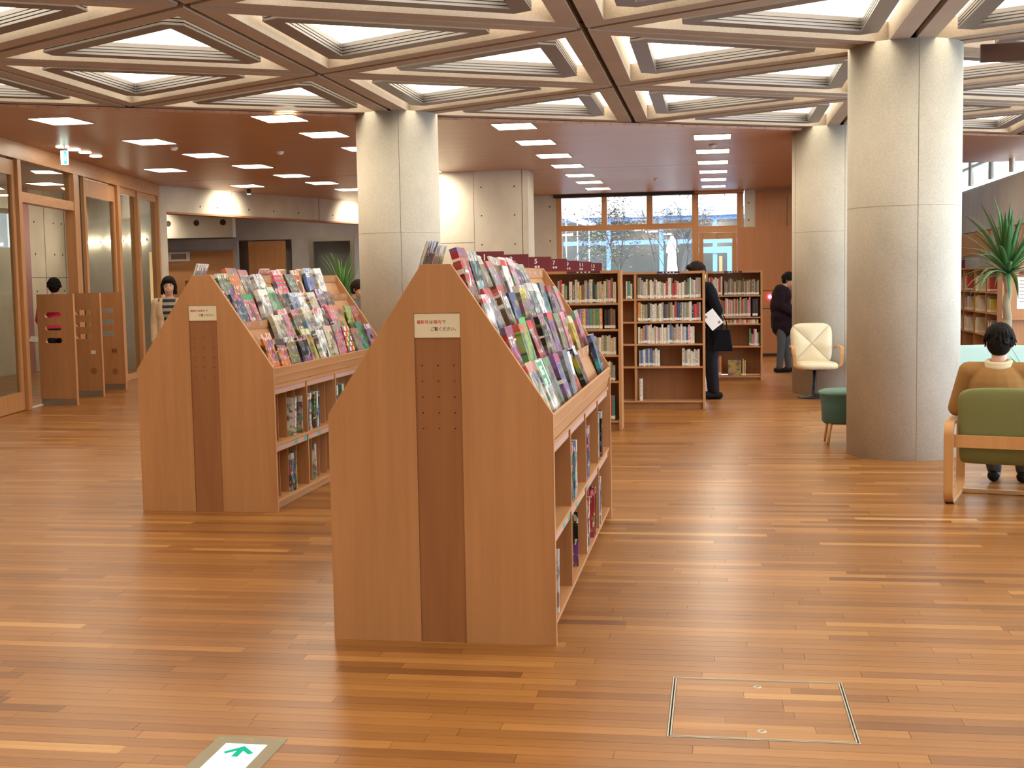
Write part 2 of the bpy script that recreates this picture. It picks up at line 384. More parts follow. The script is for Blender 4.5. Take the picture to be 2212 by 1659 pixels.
# right side: glazed wall to the garden side, then a concrete wall with clerestory
wr_ = wall('wall_right', MB().box(6.75, 6.95, -6, 3, 0, 4.3).box(6.75, 6.95, 3, 17, 0, .1).box(6.75, 6.95, 3, 17, 3.3, 4.3).box(6.75, 6.95, 17, 19, 0, 4.3).box(4.7, 6.95, 18.95, 19.1, 0, 4.3))
w1 = struct(MB().box(6.80, 6.90, 3, 3.1, .1, 3.3).box(6.80, 6.90, 16.9, 17, .1, 3.3).build('window_1', 'frame_z'))
for y in (5.3, 7.65, 10, 12.35, 14.7): MB().box(6.80, 6.90, y - .04, y + .04, .1, 3.3).build('mullion', 'frame_z', w1)
for i in range(6): MB().box(6.845, 6.852, 3.1 + i * 2.35, 5.2 + i * 2.35, .12, 3.28).build('pane', 'glass', w1)
wg = wall('wall_gallery', MB().box(4.7, 4.95, 19.1, 28, 0, 3.06), 'concrete_grey')
MB().box(4.66, 4.7, 19.1, 28, 2.28, 2.34).build('ledge', 'concrete_grey', wg)
for y0, y1 in ((19.2, 20.6), (21.0, 22.4), (23.0, 25.4)): MB().box(4.66, 4.70, y0, y1, 1.85, 2.26).build('timber_panel', 'wood_y', wg)
# clerestory over the gallery wall: posts, rail, panes, metal deck beyond
w2 = struct(MB().box(4.78, 4.86, 19.1, 28, 3.06, 3.12).build('window_2', 'steel'))
MB().box(4.79, 4.85, 19.1, 28, 3.52, 3.56).build('rail', 'steel', w2)
for y in (20.2, 22.0, 23.6, 25.4, 27.2): MB().cyl((4.82, y, 3.18), (4.82, y, 5.0), .05, .05, 12).build('post', 'steel', w2)
for y in (19.15, 20.25, 22.05, 23.65, 25.45): MB().box(4.815, 4.82, y + .06, y + 1.6, 3.2, 5.0).build('pane', 'glass', w2)
dk = MB()
for i in range(14):
    x = 6.4 + i * .22; z_ = 3.55 - i * .10; dk.prism([(x, z_), (x + .14, z_), (x + .16, z_ + .06), (x + .22, z_ + .06), (x + .22, z_ + .10), (x, z_ + .10)], 22, 32, 'y')
mat('deck_metal', (.62, .56, .45), .4, .3)
tag(dk.build('metal_roof', 'deck_metal'), 'ribbed metal roof of the wing outside the clerestory window', 'roof')

# far wall with the courtyard window
YW = 27.8
wf = wall('wall_far', MB().box(-7.6, -3.46, YW, YW + .25, 0, 3.42).box(-3.46, .62, YW + .02, YW + .25, 3.42, 5.0).box(.62, 4.9, YW, YW + .25, 0, 5.0))
tie_holes(wf, [(x, YW, z) for x in (-4.1, -3.62) for z in (.8, 1.6, 2.4, 3.15)] + [(.70, YW, z) for z in (2.75, 3.12)], (0, -1, 0))
MB().box(.84, 1.5, YW - .02, YW, 0, 3.38).box(1.515, 3.4, YW - .02, YW, 0, 3.38).build('timber_panel', 'partition_wood', wf)
w3 = struct(MB().box(-3.46, -3.36, YW - .02, YW + .1, 0, 3.40).build('window_3', 'frame_z'))
for x, z0, wd in ((-2.414, 2.72, .12), (-1.424, 2.72, .13), (-.44, 0, .14), (.52, 0, .14)):
    MB().box(x - wd / 2, x + wd / 2, YW - .02, YW + .1, z0, 3.34).build('mullion', 'frame_z', w3)
MB().box(-3.36, -.51, YW - .025, YW + .1, 2.60, 2.72).box(-.37, .45, YW - .025, YW + .1, 2.50, 2.64).build('transom', 'frame_x', w3)
MB().box(-3.46, .60, YW - .02, YW + .1, 3.325, 3.42).box(-3.36, -.51, YW, YW + .1, 0, .12).build('head_rail', 'frame_x', w3)
MB().box(-3.52, -.45, YW - .12, YW - .04, 3.33, 3.40).build('blind_box', 'black', w3)
for x0, x1 in ((-3.35, -2.48), (-2.35, -1.49), (-1.355, -.515), (-.365, .445)):
    MB().box(x0, x1, YW + .04, YW + .045, 2.73, 3.32).build('pane', 'glass', w3)
MB().box(-3.35, -1.9, YW + .04, YW + .045, .13, 2.59).build('pane', 'glass', w3); MB().box(-1.885, -.52, YW + .04, YW + .045, .13, 2.59).build('pane', 'glass', w3)
mat('frame_blue', (.16, .26, .50), .5)
dr = struct(MB().box(-.365, -.27, YW, YW + .06, 0, 2.49).box(.35, .445, YW, YW + .06, 0, 2.49).box(-.27, .35, YW, YW + .06, 2.36, 2.49).box(-.27, .35, YW, YW + .06, 0, .25).build('door_2', 'frame_z'))
MB().box(-.268, .348, YW + .028, YW + .034, .25, 2.36).build('pane', 'glass', dr); MB().cyl((.39, YW - .05, 1.0), (.39, YW - .05, 1.35), .012).build('handle', 'steel', dr)
# block wall with wash light, beyond the near column
wb = wall('wall_block', MB().box(-5.7, -3.22, 21.2, 21.9, 0, 3.40))
MB().box(-3.22, -3.13, 21.22, 21.9, 0, 3.40).build('edge_pilaster', 'concrete', wb)
MB().box(-4.063, -4.058, 21.1985, 21.2, 0, 3.4).box(-3.232, -3.222, 21.198, 21.2, 0, 3.4).box(-5.2, -4.06, 21.1985, 21.2, 2.197, 2.203).build('joint', 'groove', wb)
tie_holes(wb, [(x, 21.2, z) for x in (-3.93, -3.36) for z in (.7, 1.2, 1.68, 2.16, 2.65, 3.13)], (0, -1, 0), .014)
tie_holes(wf, [(x, YW, z) for x in (-4.25,) for z in (.8, 1.6, 2.4, 3.15)], (0, -1, 0))

# concrete lintel wall on the left with the wide opening to the reading room
LA, LB = Vector((-10.1, 21.94)), Vector((-7.6, 29.6)); LD = (LB - LA).normalized(); LN = Vector((LD.y, -LD.x))
lw = MB()
def seg(mb, t0, t1, z0, z1, th=.22, off=0):
    a, b = LA + LD * t0, LA + LD * t1; o = LN * (-th / 2 - off)
    mb.bar((*(a + o), (z0 + z1) / 2), (*(b + o), (z0 + z1) / 2), th, z1 - z0); return mb
wl = wall('wall_lintel', seg(seg(MB(), 0, 8.2, 2.93, 3.40), 0, .22, 0, 2.93))
seg(seg(seg(MB(), 2.085, 2.093, 2.93, 3.4, .003, -.0015), 4.97, 5.0, 2.93, 3.4, .003, -.0015), .22, 8.2, 2.895, 2.93, .24, -.01).build('joint', 'wood_strip', wl)
tie_holes(wl, [(*(LA + LD * t), 3.06) for t in (1.15, 1.65, 2.6, 3.4, 4.25, 5.5, 6.2)], (LN.x, LN.y, 0), .02)
wall('wall_lobby', MB().bar((-10.1, 21.94, 1.7), (-12.7, 23.36, 1.7), .15, 3.4))
pd = Vector((-12.7 + 10.1, 23.36 - 21.94)).normalized(); pnr = Vector((pd.y, -pd.x)) if pd.x * 0 + (-pd.x) > 0 and False else Vector((-pd.y, pd.x))
if pnr.y > 0: pnr = -pnr
for i, l in enumerate(('nearest the lintel wall', 'in the middle of the row', 'farthest into the lobby')):
    a_, b_ = Vector((-10.1, 21.94)) + pd * (.25 + i * .72) + pnr * .13, Vector((-10.1, 21.94)) + pd * (.85 + i * .72) + pnr * .13
    wlt = thing('tube_lamp', 'white tube lamp on the lobby wall, ' + l, 'wall lamp', (0, 0, 2.42)); MB().bar((*a_, 0), (*b_, 0), .05, .06).build('tube', 'lamp_panel', wlt); MB().bar((*(a_ - pnr * .035), 0), (*(b_ - pnr * .035), 0), .02, .04).build('mount', 'steel', wlt)
wlo = wall('wall_lobby_far', MB().box(-12.8, -12.6, 12, 19.2, 0, 3.4).box(-12.8, -12.6, 21.4, 23.4, 0, 3.4).box(-12.8, -12.6, 19.2, 21.4, 3.0, 3.4).box(-12.8, -12.6, 19.2, 21.4, 0, 2.3).box(-12.6, -8.95, 11.8, 12, 0, 3.4))
for y in (22.35, 23.1): MB().box(-12.602, -12.598, y, y + .012, 0, 3.4).build('joint', 'groove', wlo)
MB().box(-12.602, -12.598, 21.7, 23.4, 1.75, 1.762).build('joint', 'groove', wlo)
tie_holes(wlo, [(-12.6, y, z) for y in (22.0, 22.7, 23.0) for z in (.9, 1.5, 2.2, 2.8)], (1, 0, 0), .02)
mat('mauve', (.33, .17, .16), .6)
MB().box(-12.6, -12.5, 21.42, 21.66, 0, 3.4).build('pilaster', 'mauve', wlo)
w4 = struct(MB().box(-12.74, -12.66, 19.2, 19.3, 2.3, 3.0).box(-12.74, -12.66, 21.32, 21.4, 2.3, 3.0).box(-12.74, -12.66, 19.3, 21.32, 2.92, 3.0).build('window_4', 'steel')); MB().box(-12.70, -12.695, 19.3, 21.32, 2.3, 2.92).build('pane', 'glass_dim', w4)

# entrance glazing
def fp(y, off=0): return Vector((-8.711 - .1914 * (y - 14.516) + off, y))
def fb(mb, y0, y1, z0, z1, th=.10, off=0):
    a, b = fp(y0, off), fp(y1, off); mb.bar((*a, (z0 + z1) / 2), (*b, (z0 + z1) / 2), th, z1 - z0); return mb
d1 = struct(fb(MB(), 13.3, 21.88, 3.19, 3.398, .16).build('door_1', 'frame_y'))
for y0, y1 in ((14.86, 14.98), (17.05, 17.28), (17.50, 17.60), (19.24, 19.40), (20.42, 20.55), (21.78, 21.88)):
    fb(MB(), y0, y1, 0, 3.19, .14).build('post', 'frame_z', d1)
fb(MB(), 17.30, 17.47, 0, 3.19, .06).build('post', 'black', d1)
fb(MB(), 14.98, 17.05, 2.66, 2.79, .12).build('transom', 'frame_y', d1)
fb(MB(), 14.98, 17.05, 2.79, 3.19, .008).build('pane', 'glass_dim', d1)
def leaf(y0, y1, top, bot, st=.09, off=0):
    lf = fb(fb(fb(fb(MB(), y0, y0 + st, 0.01, 3.17, .06, off), y1 - st, y1, .01, 3.17, .06, off), y0 + st, y1 - st, .01, bot, .06, off), y0 + st, y1 - st, top, 3.17, .06, off).build('door_leaf', 'frame_z', d1)
    fb(MB(), y0 + st, y1 - st, bot, top, .008, off).build('pane', 'glass_dim', lf); return lf
leaf(13.34, 14.84, 2.98, .24); leaf(17.62, 19.22, 2.92, .24)
for y0, y1 in ((19.40, 20.42), (20.55, 21.78)):
    fb(fb(MB(), y0, y1, .01, .10, .08), y0, y1, 3.08, 3.19, .08).build('rail', 'frame_y', d1); fb(MB(), y0, y1, .10, 3.08, .008).build('pane', 'glass_dim', d1)
mat('paper_yellow', (.80, .62, .30), .7)
pn = fp(21.35, .012); tag(MB().box(0, .002, -.06, .06, 0, .95).build('paper_notice', 'paper_yellow', None, (pn.x, pn.y, 1.22)), 'long narrow yellow notice stuck on the entrance glass', 'notice')
MB().box(-14, -10.05, 12, 12.02, 0, .01)
th_ = struct(fb(MB(), 14.9, 21.8, .0, .012, .05, .0).build('trim_1', 'white_paint'))

# reading room behind the lintel wall
YR = 31.0
wrm = wall('wall_reading_room', MB().box(-16.5, -6.5, YR + .55, YR + .7, 0, 3.4).box(-16.5, -16.3, 23, YR + .6, 0, 3.4).box(-16.4, -12.6, 23.2, 23.4, 0, 3.4).box(-12.25, -12.14, YR, YR + .1, 0, 3.4).box(-10.69, -10.22, YR, YR + .1, 0, 3.4).box(-12.14, -10.69, YR, YR + .1, 2.69, 3.4).box(-16.3, -12.25, YR, YR + .1, 2.44, 2.75).box(-10.22, -6.5, YR, YR + .1, 2.70, 3.4).box(-9.04, -6.5, YR, YR + .1, 0, 2.70), 'concrete_grey')
bm2 = MB().box(-16.3, -11.9, 30.1, 30.3, 2.75, 3.4); bm2.build('beam', 'concrete', wrm)
for x in (-13.60, -12.85, -12.15): MB().cyl((x, 30.095, 3.12), (x, 30.12, 3.12), .075, .075, 18).build('round_recess', 'hole', wrm)
MB().box(-16.3, -12.25, YR - .05, YR, 1.72, 2.44).build('timber_panel', 'wood_x', wrm)
gr_ = MB().ring([(-14.02, 2.19), (-13.43, 2.19), (-13.43, 2.43), (-14.02, 2.43)], [(-13.94, 2.24), (-13.51, 2.24), (-13.51, 2.38), (-13.94, 2.38)], 0, .03)
gr_.v = [(x, YR - .05 - z, y) for x, y, z in gr_.v]; go = gr_.build('air_grille', 'white_paint', wrm)
for k in range(5): MB().box(-13.94, -13.51, YR - .055, YR - .05, 2.25 + k * .027, 2.265 + k * .027).build('slat', 'steel', go)
cs = thing('wall_cabinet', 'open wooden shelving cabinet inside the reading room', 'cabinet', (-14.06, YR - .46, 0))
for x in (0, .28, .62, 1.6): MB().box(x, x + (.34 if x == .28 else .03), 0, .38, 0, 1.72).build('upright', 'wood_z', cs)
for z in (.05, .5, .95, 1.35, 1.69): MB().box(0, 1.63, .01, .38, z, z + .03).build('shelf', 'wood_x', cs)
MB().box(.03, 1.6, .36, .38, 0, 1.7).build('back_panel', 'wood_strip', cs)
dr3 = struct(MB().box(-11.86, -10.87, YR + .02, YR + .07, 0, 2.66).build('door_3', 'frame_z')); MB().box(-11.78, -10.95, YR + .012, YR + .02, .1, 2.16).box(-11.78, -10.95, YR + .012, YR + .02, 2.22, 2.58).build('door_panel', 'frame_z', dr3)
w5 = struct(MB().box(-10.22, -10.12, YR - .03, YR + .1, 0, 2.74).box(-9.14, -9.04, YR - .03, YR + .1, 0, 2.74).box(-10.12, -9.14, YR - .03, YR + .1, 2.62, 2.74).build('window_5', 'steel')); MB().box(-10.12, -9.14, YR + .04, YR + .05, 0, 2.62).build('pane', 'glass_dim', w5)
MB().prism([(xl, 28.2), (-6.5, 28.2), (-6.5, 31.8), (xl, 31.8)], ZW, ZW + .1, 'z').build('timber_field', 'ceiling_wood', ceil)
for x, y in ((-13.6, 28.9), (-12.2, 26.3), (-9.9, 29.4)):
    t = thing('ceiling_lamp', 'square white ceiling lamp inside the reading room', 'ceiling light', (x, y, ZW - .0005), 0, 'square ceiling lamps of the reading room'); put('lamp_frame', fm, t); put('lamp_diffuser', dm, t)

# wall-washing spotlights (real lamps with a housing)
def spot(x, y, tx, ty, tz, power, label, ang=115):
    t = thing('spotlight', label, 'spotlight', (x, y, ZW))
    MB().lathe([(.0, -.09), (.04, -.09), (.045, -.02), (.03, 0)], 16).build('housing', 'black', t)
    MB().lathe([(.0, -.096), (.034, -.096), (.036, -.091)], 16).build('bulb', 'lamp_panel', t)
    ld = bpy.data.lights.new('spot', 'SPOT'); ld.energy = power; ld.spot_size = math.radians(ang); ld.spot_blend = 1.0; ld.color = (1, .88, .70); ld.shadow_soft_size = .03
    lo = bpy.data.objects.new('spot_beam', ld); COL.objects.link(lo); lo.parent = t; lo.location = (0, 0, -.11)
    d = Vector((tx - x, ty - y, tz - ZW + .11)); lo.rotation_euler = d.to_track_quat('-Z', 'Y').to_euler()
q = LA + LD * 1.85; spot(q.x + LN.x * .62, q.y + LN.y * .62, q.x, q.y, 2.9, 110, 'ceiling spotlight washing the middle of the concrete lintel wall')
q = LA + LD * 6.15; spot(q.x + LN.x * .62, q.y + LN.y * .62, q.x, q.y, 2.9, 110, 'ceiling spotlight washing the lintel wall near the round column')
spot(-4.75, 20.6, -4.75, 21.2, 2.75, 90, 'ceiling spotlight washing the concrete block wall')
spot(-13.9, 29.55, -13.9, 30.1, 3.0, 60, 'ceiling spotlight inside the reading room over the beam')

wood('wood_dark', (.075, .028, .012), (.05, .018, .008), 'x')
# free-standing timber partition with red indicator
pt = thing('timber_partition', 'tall brown timber partition wall in front of the courtyard door', 'partition', (0, 24.6, 0))
MB().box(.40, 3.6, 0, .12, 1.268, 2.48).build('panel', 'partition_wood', pt); MB().box(.40, 3.6, 0, .12, .924, 1.256).build('panel', 'partition_wood', pt); MB().box(.40, 3.6, 0, .12, .06, .912).build('panel', 'partition_wood', pt)
MB().box(.41, 3.59, .02, .10, 0, 2.46).build('core', 'groove', pt)
emit('red_light', (1, .02, .06), 6.0); emit('red_core', (1, .75, .8), 12)
rl = thing('indicator_light', 'round glowing red indicator light on the timber partition', 'indicator', (1.013, 24.6, 1.145))
MB().cyl((0, -.002, 0), (0, -.02, 0), .055, .055, 20).build('lens', 'red_light', rl); MB().cyl((0, -.02, 0), (0, -.026, 0), .03, .03, 12).build('bulb', 'red_core', rl)
hp_ = thing('hanging_board', 'dark brown board hung under the coffers beside the thick column', 'board', (2.77, 11.0, 0)); MB().box(-.62, .62, -.02, .02, 3.262, 3.405).build('board', 'wood_dark', hp_)
for x in (-.5, .5): MB().cyl((x, 0, 3.405), (x, 0, ZC + .01), .006).build('rod', 'steel', hp_)
# exit sign hanging by the entrance
emit('exit_green', (.05, .75, .30), 2.2); emit('exit_white', (.9, 1, .95), 3.0)
ex = thing('exit_sign', 'small green and white exit sign hanging by the entrance', 'sign', (-8.40, 15.5, 0))
MB().box(-.045, .045, -.02, .02, 3.16, 3.34).build('case', 'exit_white', ex); MB().box(.0, .042, -.023, -.02, 3.165, 3.335).build('green_field', 'exit_green', ex); MB().cyl((0, 0, 3.34), (0, 0, ZW), .008).build('rod', 'steel', ex)
MB().box(.012, .03, -.0245, -.023, 3.21, 3.27).box(.014, .024, -.0245, -.023, 3.28, 3.30).build('pictogram', 'exit_white', ex)

# ------------------------------------------------------------------ courtyard outside the window
mat('paving', (.22, .22, .22), .8)
struct(MB().box(-40, 30, 28.1, 70, -.2, -.06).build('courtyard_ground', 'paving'))
mat('far_wall', (.20, .16, .15), .7); mat('far_glass', (.12, .13, .15), .08, spec=.8); mat('render_white', (.35, .36, .38), .7)
bd = thing('building', 'low building with blue framed glazing across the courtyard', 'building', (0, 41, 0))
MB().box(-14, 10, 1.5, 1.7, 0, 3.5).build('wall', 'far_wall', bd); MB().box(-14.4, 10.4, -.3, 1.8, 3.5, 3.75).build('roof', 'render_white', bd); MB().box(-14, 10, 0, 1.6, -.06, .1).build('plinth', 'render_white', bd)
for i in range(12):
    x = -12 + i * 1.7
    MB().box(x, x + .14, -.06, .06, .1, 3.5).build('mullion', 'frame_blue', bd)
    MB().box(x + .14, x + 1.7, -.01, .0, .1, 3.4).build('pane', 'glass_dim', bd)
for z in (2.62, 3.38): MB().box(-12, 8.5, -.05, .05, z, z + .14).build('rail', 'frame_blue', bd)
fd = MB().box(-.7, -.55, -.1, -.04, .1, 2.5).box(.35, .5, -.1, -.04, .1, 2.5).box(-.55, .35, -.1, -.04, 2.3, 2.5).build('door_frame', 'frame_blue', bd); MB().box(-.35, .15, -.09, -.05, 1.5, 1.62).box(.1, .2, -.09, -.05, .3, 2.2).build('door_rail', 'frame_x', bd)
emit('far_lamp', (1, .97, .9), 14)
for x, z, sx, sz in ((.1, 3.05, .32, .28), (.05, 2.75, .32, .2), (-1.6, 2.95, .3, .08), (-2.1, 3.05, .4, .08), (-2.5, 3.12, .3, .08), (-4.9, 3.0, .35, .1), (-5.6, 3.0, .4, .1), (-6.3, 3.05, .4, .1)):
    MB().box(x - sx / 2, x + sx / 2, .9, 1.2, z, z + sz * .5).build('lamp', 'far_lamp', bd)
st = thing('steel_stair', 'steel stair with sloping handrail and thin posts outside the window', 'stair', (-5.2, 36, 0))
mat('steel_pale', (.5, .55, .62), .4, .4)
MB().bar((-2.2, 0, 4.4), (1.8, 0, 3.05), .06, .16).build('stringer', 'steel_pale', st)
for i in range(12): MB().cyl((-2 + i * .33, 0, 0), (-2 + i * .33, 0, 5.2 - .34 * i * .33), .018, .018, 8).build('post', 'steel_pale', st)
mat('canvas', (.75, .75, .74), .8)
um = thing('parasol', 'closed white parasol standing in the courtyard', 'parasol', (-1.12, 33, 0))
MB().lathe([(.05, .9), (.17, 1.0), (.15, 1.5), (.12, 2.05), (.10, 2.15), (.16, 2.2), (.13, 2.4), (.03, 2.62)], 14).build('canopy', 'canvas', um, smooth=True); MB().cyl((0, 0, -.06), (0, 0, .92), .025).build('pole', 'steel', um); MB().lathe([(.3, -.06), (.3, .0), (.05, .04)], 18).build('base', 'steel', um)
mat('bark', (.10, .085, .08), .85); mat('dry_leaf', (.16, .10, .06), .8); mat('dim_leaf', (.10, .13, .05), .8)
def tree(x, y, h, lean, leaves, label, rs, lm='dry_leaf'):
    rnd = random.Random(rs); t = thing('tree', label, 'tree', (x, y, -.06)); br = MB(); lf = MB(); tips = []
    def grow(p, d, ln, r, lev):
        pts = [p]; q = p; dd = d.copy()
        for i in range(4):
            dd = (dd + Vector((rnd.uniform(-.18, .18), rnd.uniform(-.18, .18), rnd.uniform(-.02, .12)))).normalized(); q = q + dd * ln / 4; pts.append(q)
        br.tube(pts, r, 6 if lev < 2 else 4, [r * (1 - .5 * i / 4) for i in range(5)])
        if lev >= 2: tips.extend(pts[1:])
        if lev < 4:
            for k in range(3 if lev < 3 else 2):
                a = rnd.uniform(0, 2 * PI); sp = rnd.uniform(.35, .75); nd = (dd + Vector((math.cos(a) * sp, math.sin(a) * sp, rnd.uniform(-.1, .3)))).normalized(); grow(pts[rnd.choice((2, 3, 4))], nd, ln * rnd.uniform(.55, .8), r * .5, lev + 1)
    grow(Vector((0, 0, 0)), Vector((lean, 0, 1)).normalized(), h * .42, .05, 0)
    br.build('branches', 'bark', t)
    for i in range(leaves):
        p = rnd.choice(tips) + Vector((rnd.gauss(0, .12), rnd.gauss(0, .12), rnd.gauss(0, .12))); a = rnd.uniform(0, 6.3); u = Vector((math.cos(a), math.sin(a), rnd.uniform(-.6, .6))) * .045; v_ = Vector((-math.sin(a), math.cos(a), rnd.uniform(-.5, .5))) * .025
        lf.add([p - u, p + v_, p + u, p - v_], [(0, 1, 2, 3)])
    if leaves: lo = lf.build('foliage', lm, t); lo['kind'] = 'stuff'
tree(-2.15, 31.2, 4.6, .03, 900, 'bushy tree with dry brown leaves right behind the window', 3); tree(-3.9, 33.8, 4.2, -.1, 500, 'small tree with thin dry foliage left of the bushy one', 5); tree(-1.55, 35.2, 5.0, .0, 260, 'slender almost bare tree beside the closed parasol', 11); tree(-.9, 30.3, 4.0, .06, 90, 'thin bare sapling in front of the parasol', 17); tree(-3.9, 38.2, 4.4, .06, 500, 'leafy green tree beside the steel stair', 23, 'dim_leaf')
tree(-1.2, 38.6, 4.4, .1, 700, 'brown leaved tree close to the building across the courtyard', 29)

# ------------------------------------------------------------------ floor hatch and floor sign
mat('hatch_steel', (.55, .52, .44), .35, .7)
hx, hy = (HX0 + HX1) / 2, (HY0 + HY1) / 2
ht = thing('floor_hatch', 'square floor access hatch with thin metal edging', 'floor hatch', (hx, hy, 0))
ow, oh = (HX1 - HX0) / 2 - .001, (HY1 - HY0) / 2 - .001
def rc(a, b): return [(-a, -b), (a, -b), (a, b), (-a, b)]
MB().ring(rc(ow, oh), rc(ow - .005, oh - .005), -.02, .0012).build('outer_edging', 'hatch_steel', ht)
MB().ring(rc(ow - .010, oh - .010), rc(ow - .015, oh - .015), -.02, .0012).build('inner_edging', 'hatch_steel', ht)
k = 0; yy = -oh + .016; pw_ = (2 * oh - .032) / 9
for i in range(9):
    x0 = -ow + .016; cuts = [x0, random.uniform(-.15, .2), ow - .016]
    for a, b in zip(cuts, cuts[1:]):
        mb = MB(); mb.box(a + .0005, b - .0005, yy + .0005, yy + pw_ - .0005, -.02, 0); me_ = mb.mesh('plank', 'plank'); tone(me_, [min(1, max(0, random.gauss(.55, .18)))] * 6); put('plank', me_, ht)
    yy += pw_
for y in (-.235, .235):
    r_ = MB().lathe([(.0, .001), (.015, .001), (.016, .0)], 18).build('lift_ring', 'hatch_steel', ht, (.0, y, 0)); MB().box(-.009, .009, -.002, .002, .001, .0016).build('slot', 'groove', r_, rot=(0, 0, .6))
sg = thing('floor_exit_light', 'illuminated exit light with green arrow set in the floor', 'exit light', (-1.575, 3.79, 0))
mat('plate_steel', (.30, .26, .18), .45, .6); emit('sign_white', (.92, 1, .95), 1.6); emit('sign_green', (.02, .40, .22), 1.0)
MB().ring(rc(.123, .216), rc(.074, .155), 0, .003).build('plate', 'plate_steel', sg); MB().box(-.0735, .0735, -.1545, .1545, .0004, .0016).build('light_panel', 'sign_white', sg)
ar = MB(); ar.prism([(-.011, -.035), (.011, -.035), (.011, .018), (.040, -.012), (.052, .003), (0, .060), (-.052, .003), (-.040, -.012), (-.011, .018)], .0016, .0024, 'z'); ar.build('arrow', 'sign_green', sg, (.0, .075, 0))
for x, y in ((-.105, .195), (0, .195), (.105, .195)): MB().lathe([(.0, .0036), (.004, .0036), (.005, .003)], 10).build('screw', 'steel', sg, (x, y, 0))

# ------------------------------------------------------------------ magazines
PAL = dict(red=(.55, .035, .04), pink=(.75, .25, .33), orange=(.75, .19, .04), yellow=(.75, .55, .06), lime=(.42, .55, .10), green=(.06, .36, .12), teal=(.05, .26, .26), blue=(.12, .25, .55), navy=(.04, .07, .18), purple=(.28, .14, .38), white=(.78, .76, .70), cream=(.66, .58, .42), grey=(.30, .29, .27), black=(.02, .02, .022), brown=(.20, .10, .055), olive=(.22, .20, .11), gold=(.55, .36, .10))
m = mat('cover', (.5, .5, .5), .38, spec=.3)
oi = N(m, 'ShaderNodeObjectInfo'); tc = N(m, 'ShaderNodeTexCoord'); sx = N(m, 'ShaderNodeSeparateXYZ'); L(m, tc.outputs['Generated'], sx.inputs[0])
off = N(m, 'ShaderNodeVectorMath', operation='MULTIPLY_ADD'); L(m, tc.outputs['Generated'], off.inputs[0]); off.inputs[1].default_value = (1, .02, 1.4)
rv = N(m, 'ShaderNodeCombineXYZ'); rm = N(m, 'ShaderNodeMath', operation='MULTIPLY', i_1=37.0); L(m, oi.outputs['Random'], rm.inputs[0]); L(m, rm.outputs[0], rv.inputs[0]); L(m, rm.outputs[0], rv.inputs[2]); L(m, rv.outputs[0], off.inputs[2])
pn_ = noise(m, 2.6, 2, off.outputs[0]); vo = N(m, 'ShaderNodeTexVoronoi'); vo.inputs['Scale'].default_value = 2.6; L(m, off.outputs[0], vo.inputs['Vector'])
hs = N(m, 'ShaderNodeHueSaturation'); hs.inputs['Saturation'].default_value = .95; hs.inputs['Value'].default_value = .42; L(m, vo.outputs['Color'], hs.inputs['Color'])
pr_ = ramp(m, [(.48, (0, 0, 0)), (.55, (1, 1, 1))]); L(m, pn_.outputs[0], pr_.inputs[0])
pf = N(m, 'ShaderNodeMath', operation='MULTIPLY', i_1=.75); L(m, pr_.outputs[0], pf.inputs[0])
c1 = mixc(m, pf.outputs[0], oi.outputs['Color'], hs.outputs[0])
dk_ = ramp(m, [(.50, (1, 1, 1)), (.62, (.22, .2, .2))]); pn2 = noise(m, 3.3, 3, off.outputs[0]); pn2.inputs['Scale'].default_value = 1.9; L(m, pn2.outputs[0], dk_.inputs[0]); c1 = mixc(m, .85, c1, dk_.outputs[0], 'MULTIPLY')
# headline specks and a masthead band
br_ = N(m, 'ShaderNodeTexNoise'); br_.inputs['Scale'].default_value = 14; br_.inputs['Detail'].default_value = 0; mp2 = N(m, 'ShaderNodeVectorMath', operation='MULTIPLY'); L(m, off.outputs[0], mp2.inputs[0]); mp2.inputs[1].default_value = (1, 0, .35); L(m, mp2.outputs[0], br_.inputs['Vector'])
rowm = N(m, 'ShaderNodeMath', operation='FRACT'); r8 = N(m, 'ShaderNodeMath', operation='MULTIPLY', i_1=5.0); L(m, sx.outputs[2], r8.inputs[0]); L(m, r8.outputs[0], rowm.inputs[0])
rg = N(m, 'ShaderNodeMath', operation='LESS_THAN', i_1=.55); L(m, rowm.outputs[0], rg.inputs[0]); bt = N(m, 'ShaderNodeMath', operation='GREATER_THAN', i_1=.64); L(m, br_.outputs[0], bt.inputs[0])
tf = N(m, 'ShaderNodeMath', operation='MULTIPLY'); L(m, rg.outputs[0], tf.inputs[0]); L(m, bt.outputs[0], tf.inputs[1])
tcol = ramp(m, [(0, (.8, .78, .7)), (.35, (.7, .06, .08)), (.55, (.03, .03, .03)), (.75, (.85, .8, .7)), (.9, (.75, .6, .08))], 'CONSTANT'); L(m, oi.outputs['Random'], tcol.inputs[0])
tf2 = N(m, 'ShaderNodeMath', operation='MULTIPLY', i_1=.8); L(m, tf.outputs[0], tf2.inputs[0]); c2 = mixc(m, tf2.outputs[0], c1, tcol.outputs[0])
mh = N(m, 'ShaderNodeMath', operation='GREATER_THAN', i_1=.84); L(m, sx.outputs[2], mh.inputs[0])
r2n = N(m, 'ShaderNodeMath', operation='FRACT'); r2m = N(m, 'ShaderNodeMath', operation='MULTIPLY', i_1=7.31); L(m, oi.outputs['Random'], r2m.inputs[0]); L(m, r2m.outputs[0], r2n.inputs[0])
mcol = ramp(m, [(0, (.78, .75, .68)), (.3, (.60, .05, .07)), (.5, (.72, .70, .66)), (.62, (.15, .35, .18)), (.75, (.8, .35, .42)), (.88, (.10, .12, .25))], 'CONSTANT'); L(m, r2n.outputs[0], mcol.inputs[0])
mf = N(m, 'ShaderNodeMath', operation='MULTIPLY', i_1=.75); L(m, mh.outputs[0], mf.inputs[0]); c3 = mixc(m, mf.outputs[0], c2, mcol.outputs[0])
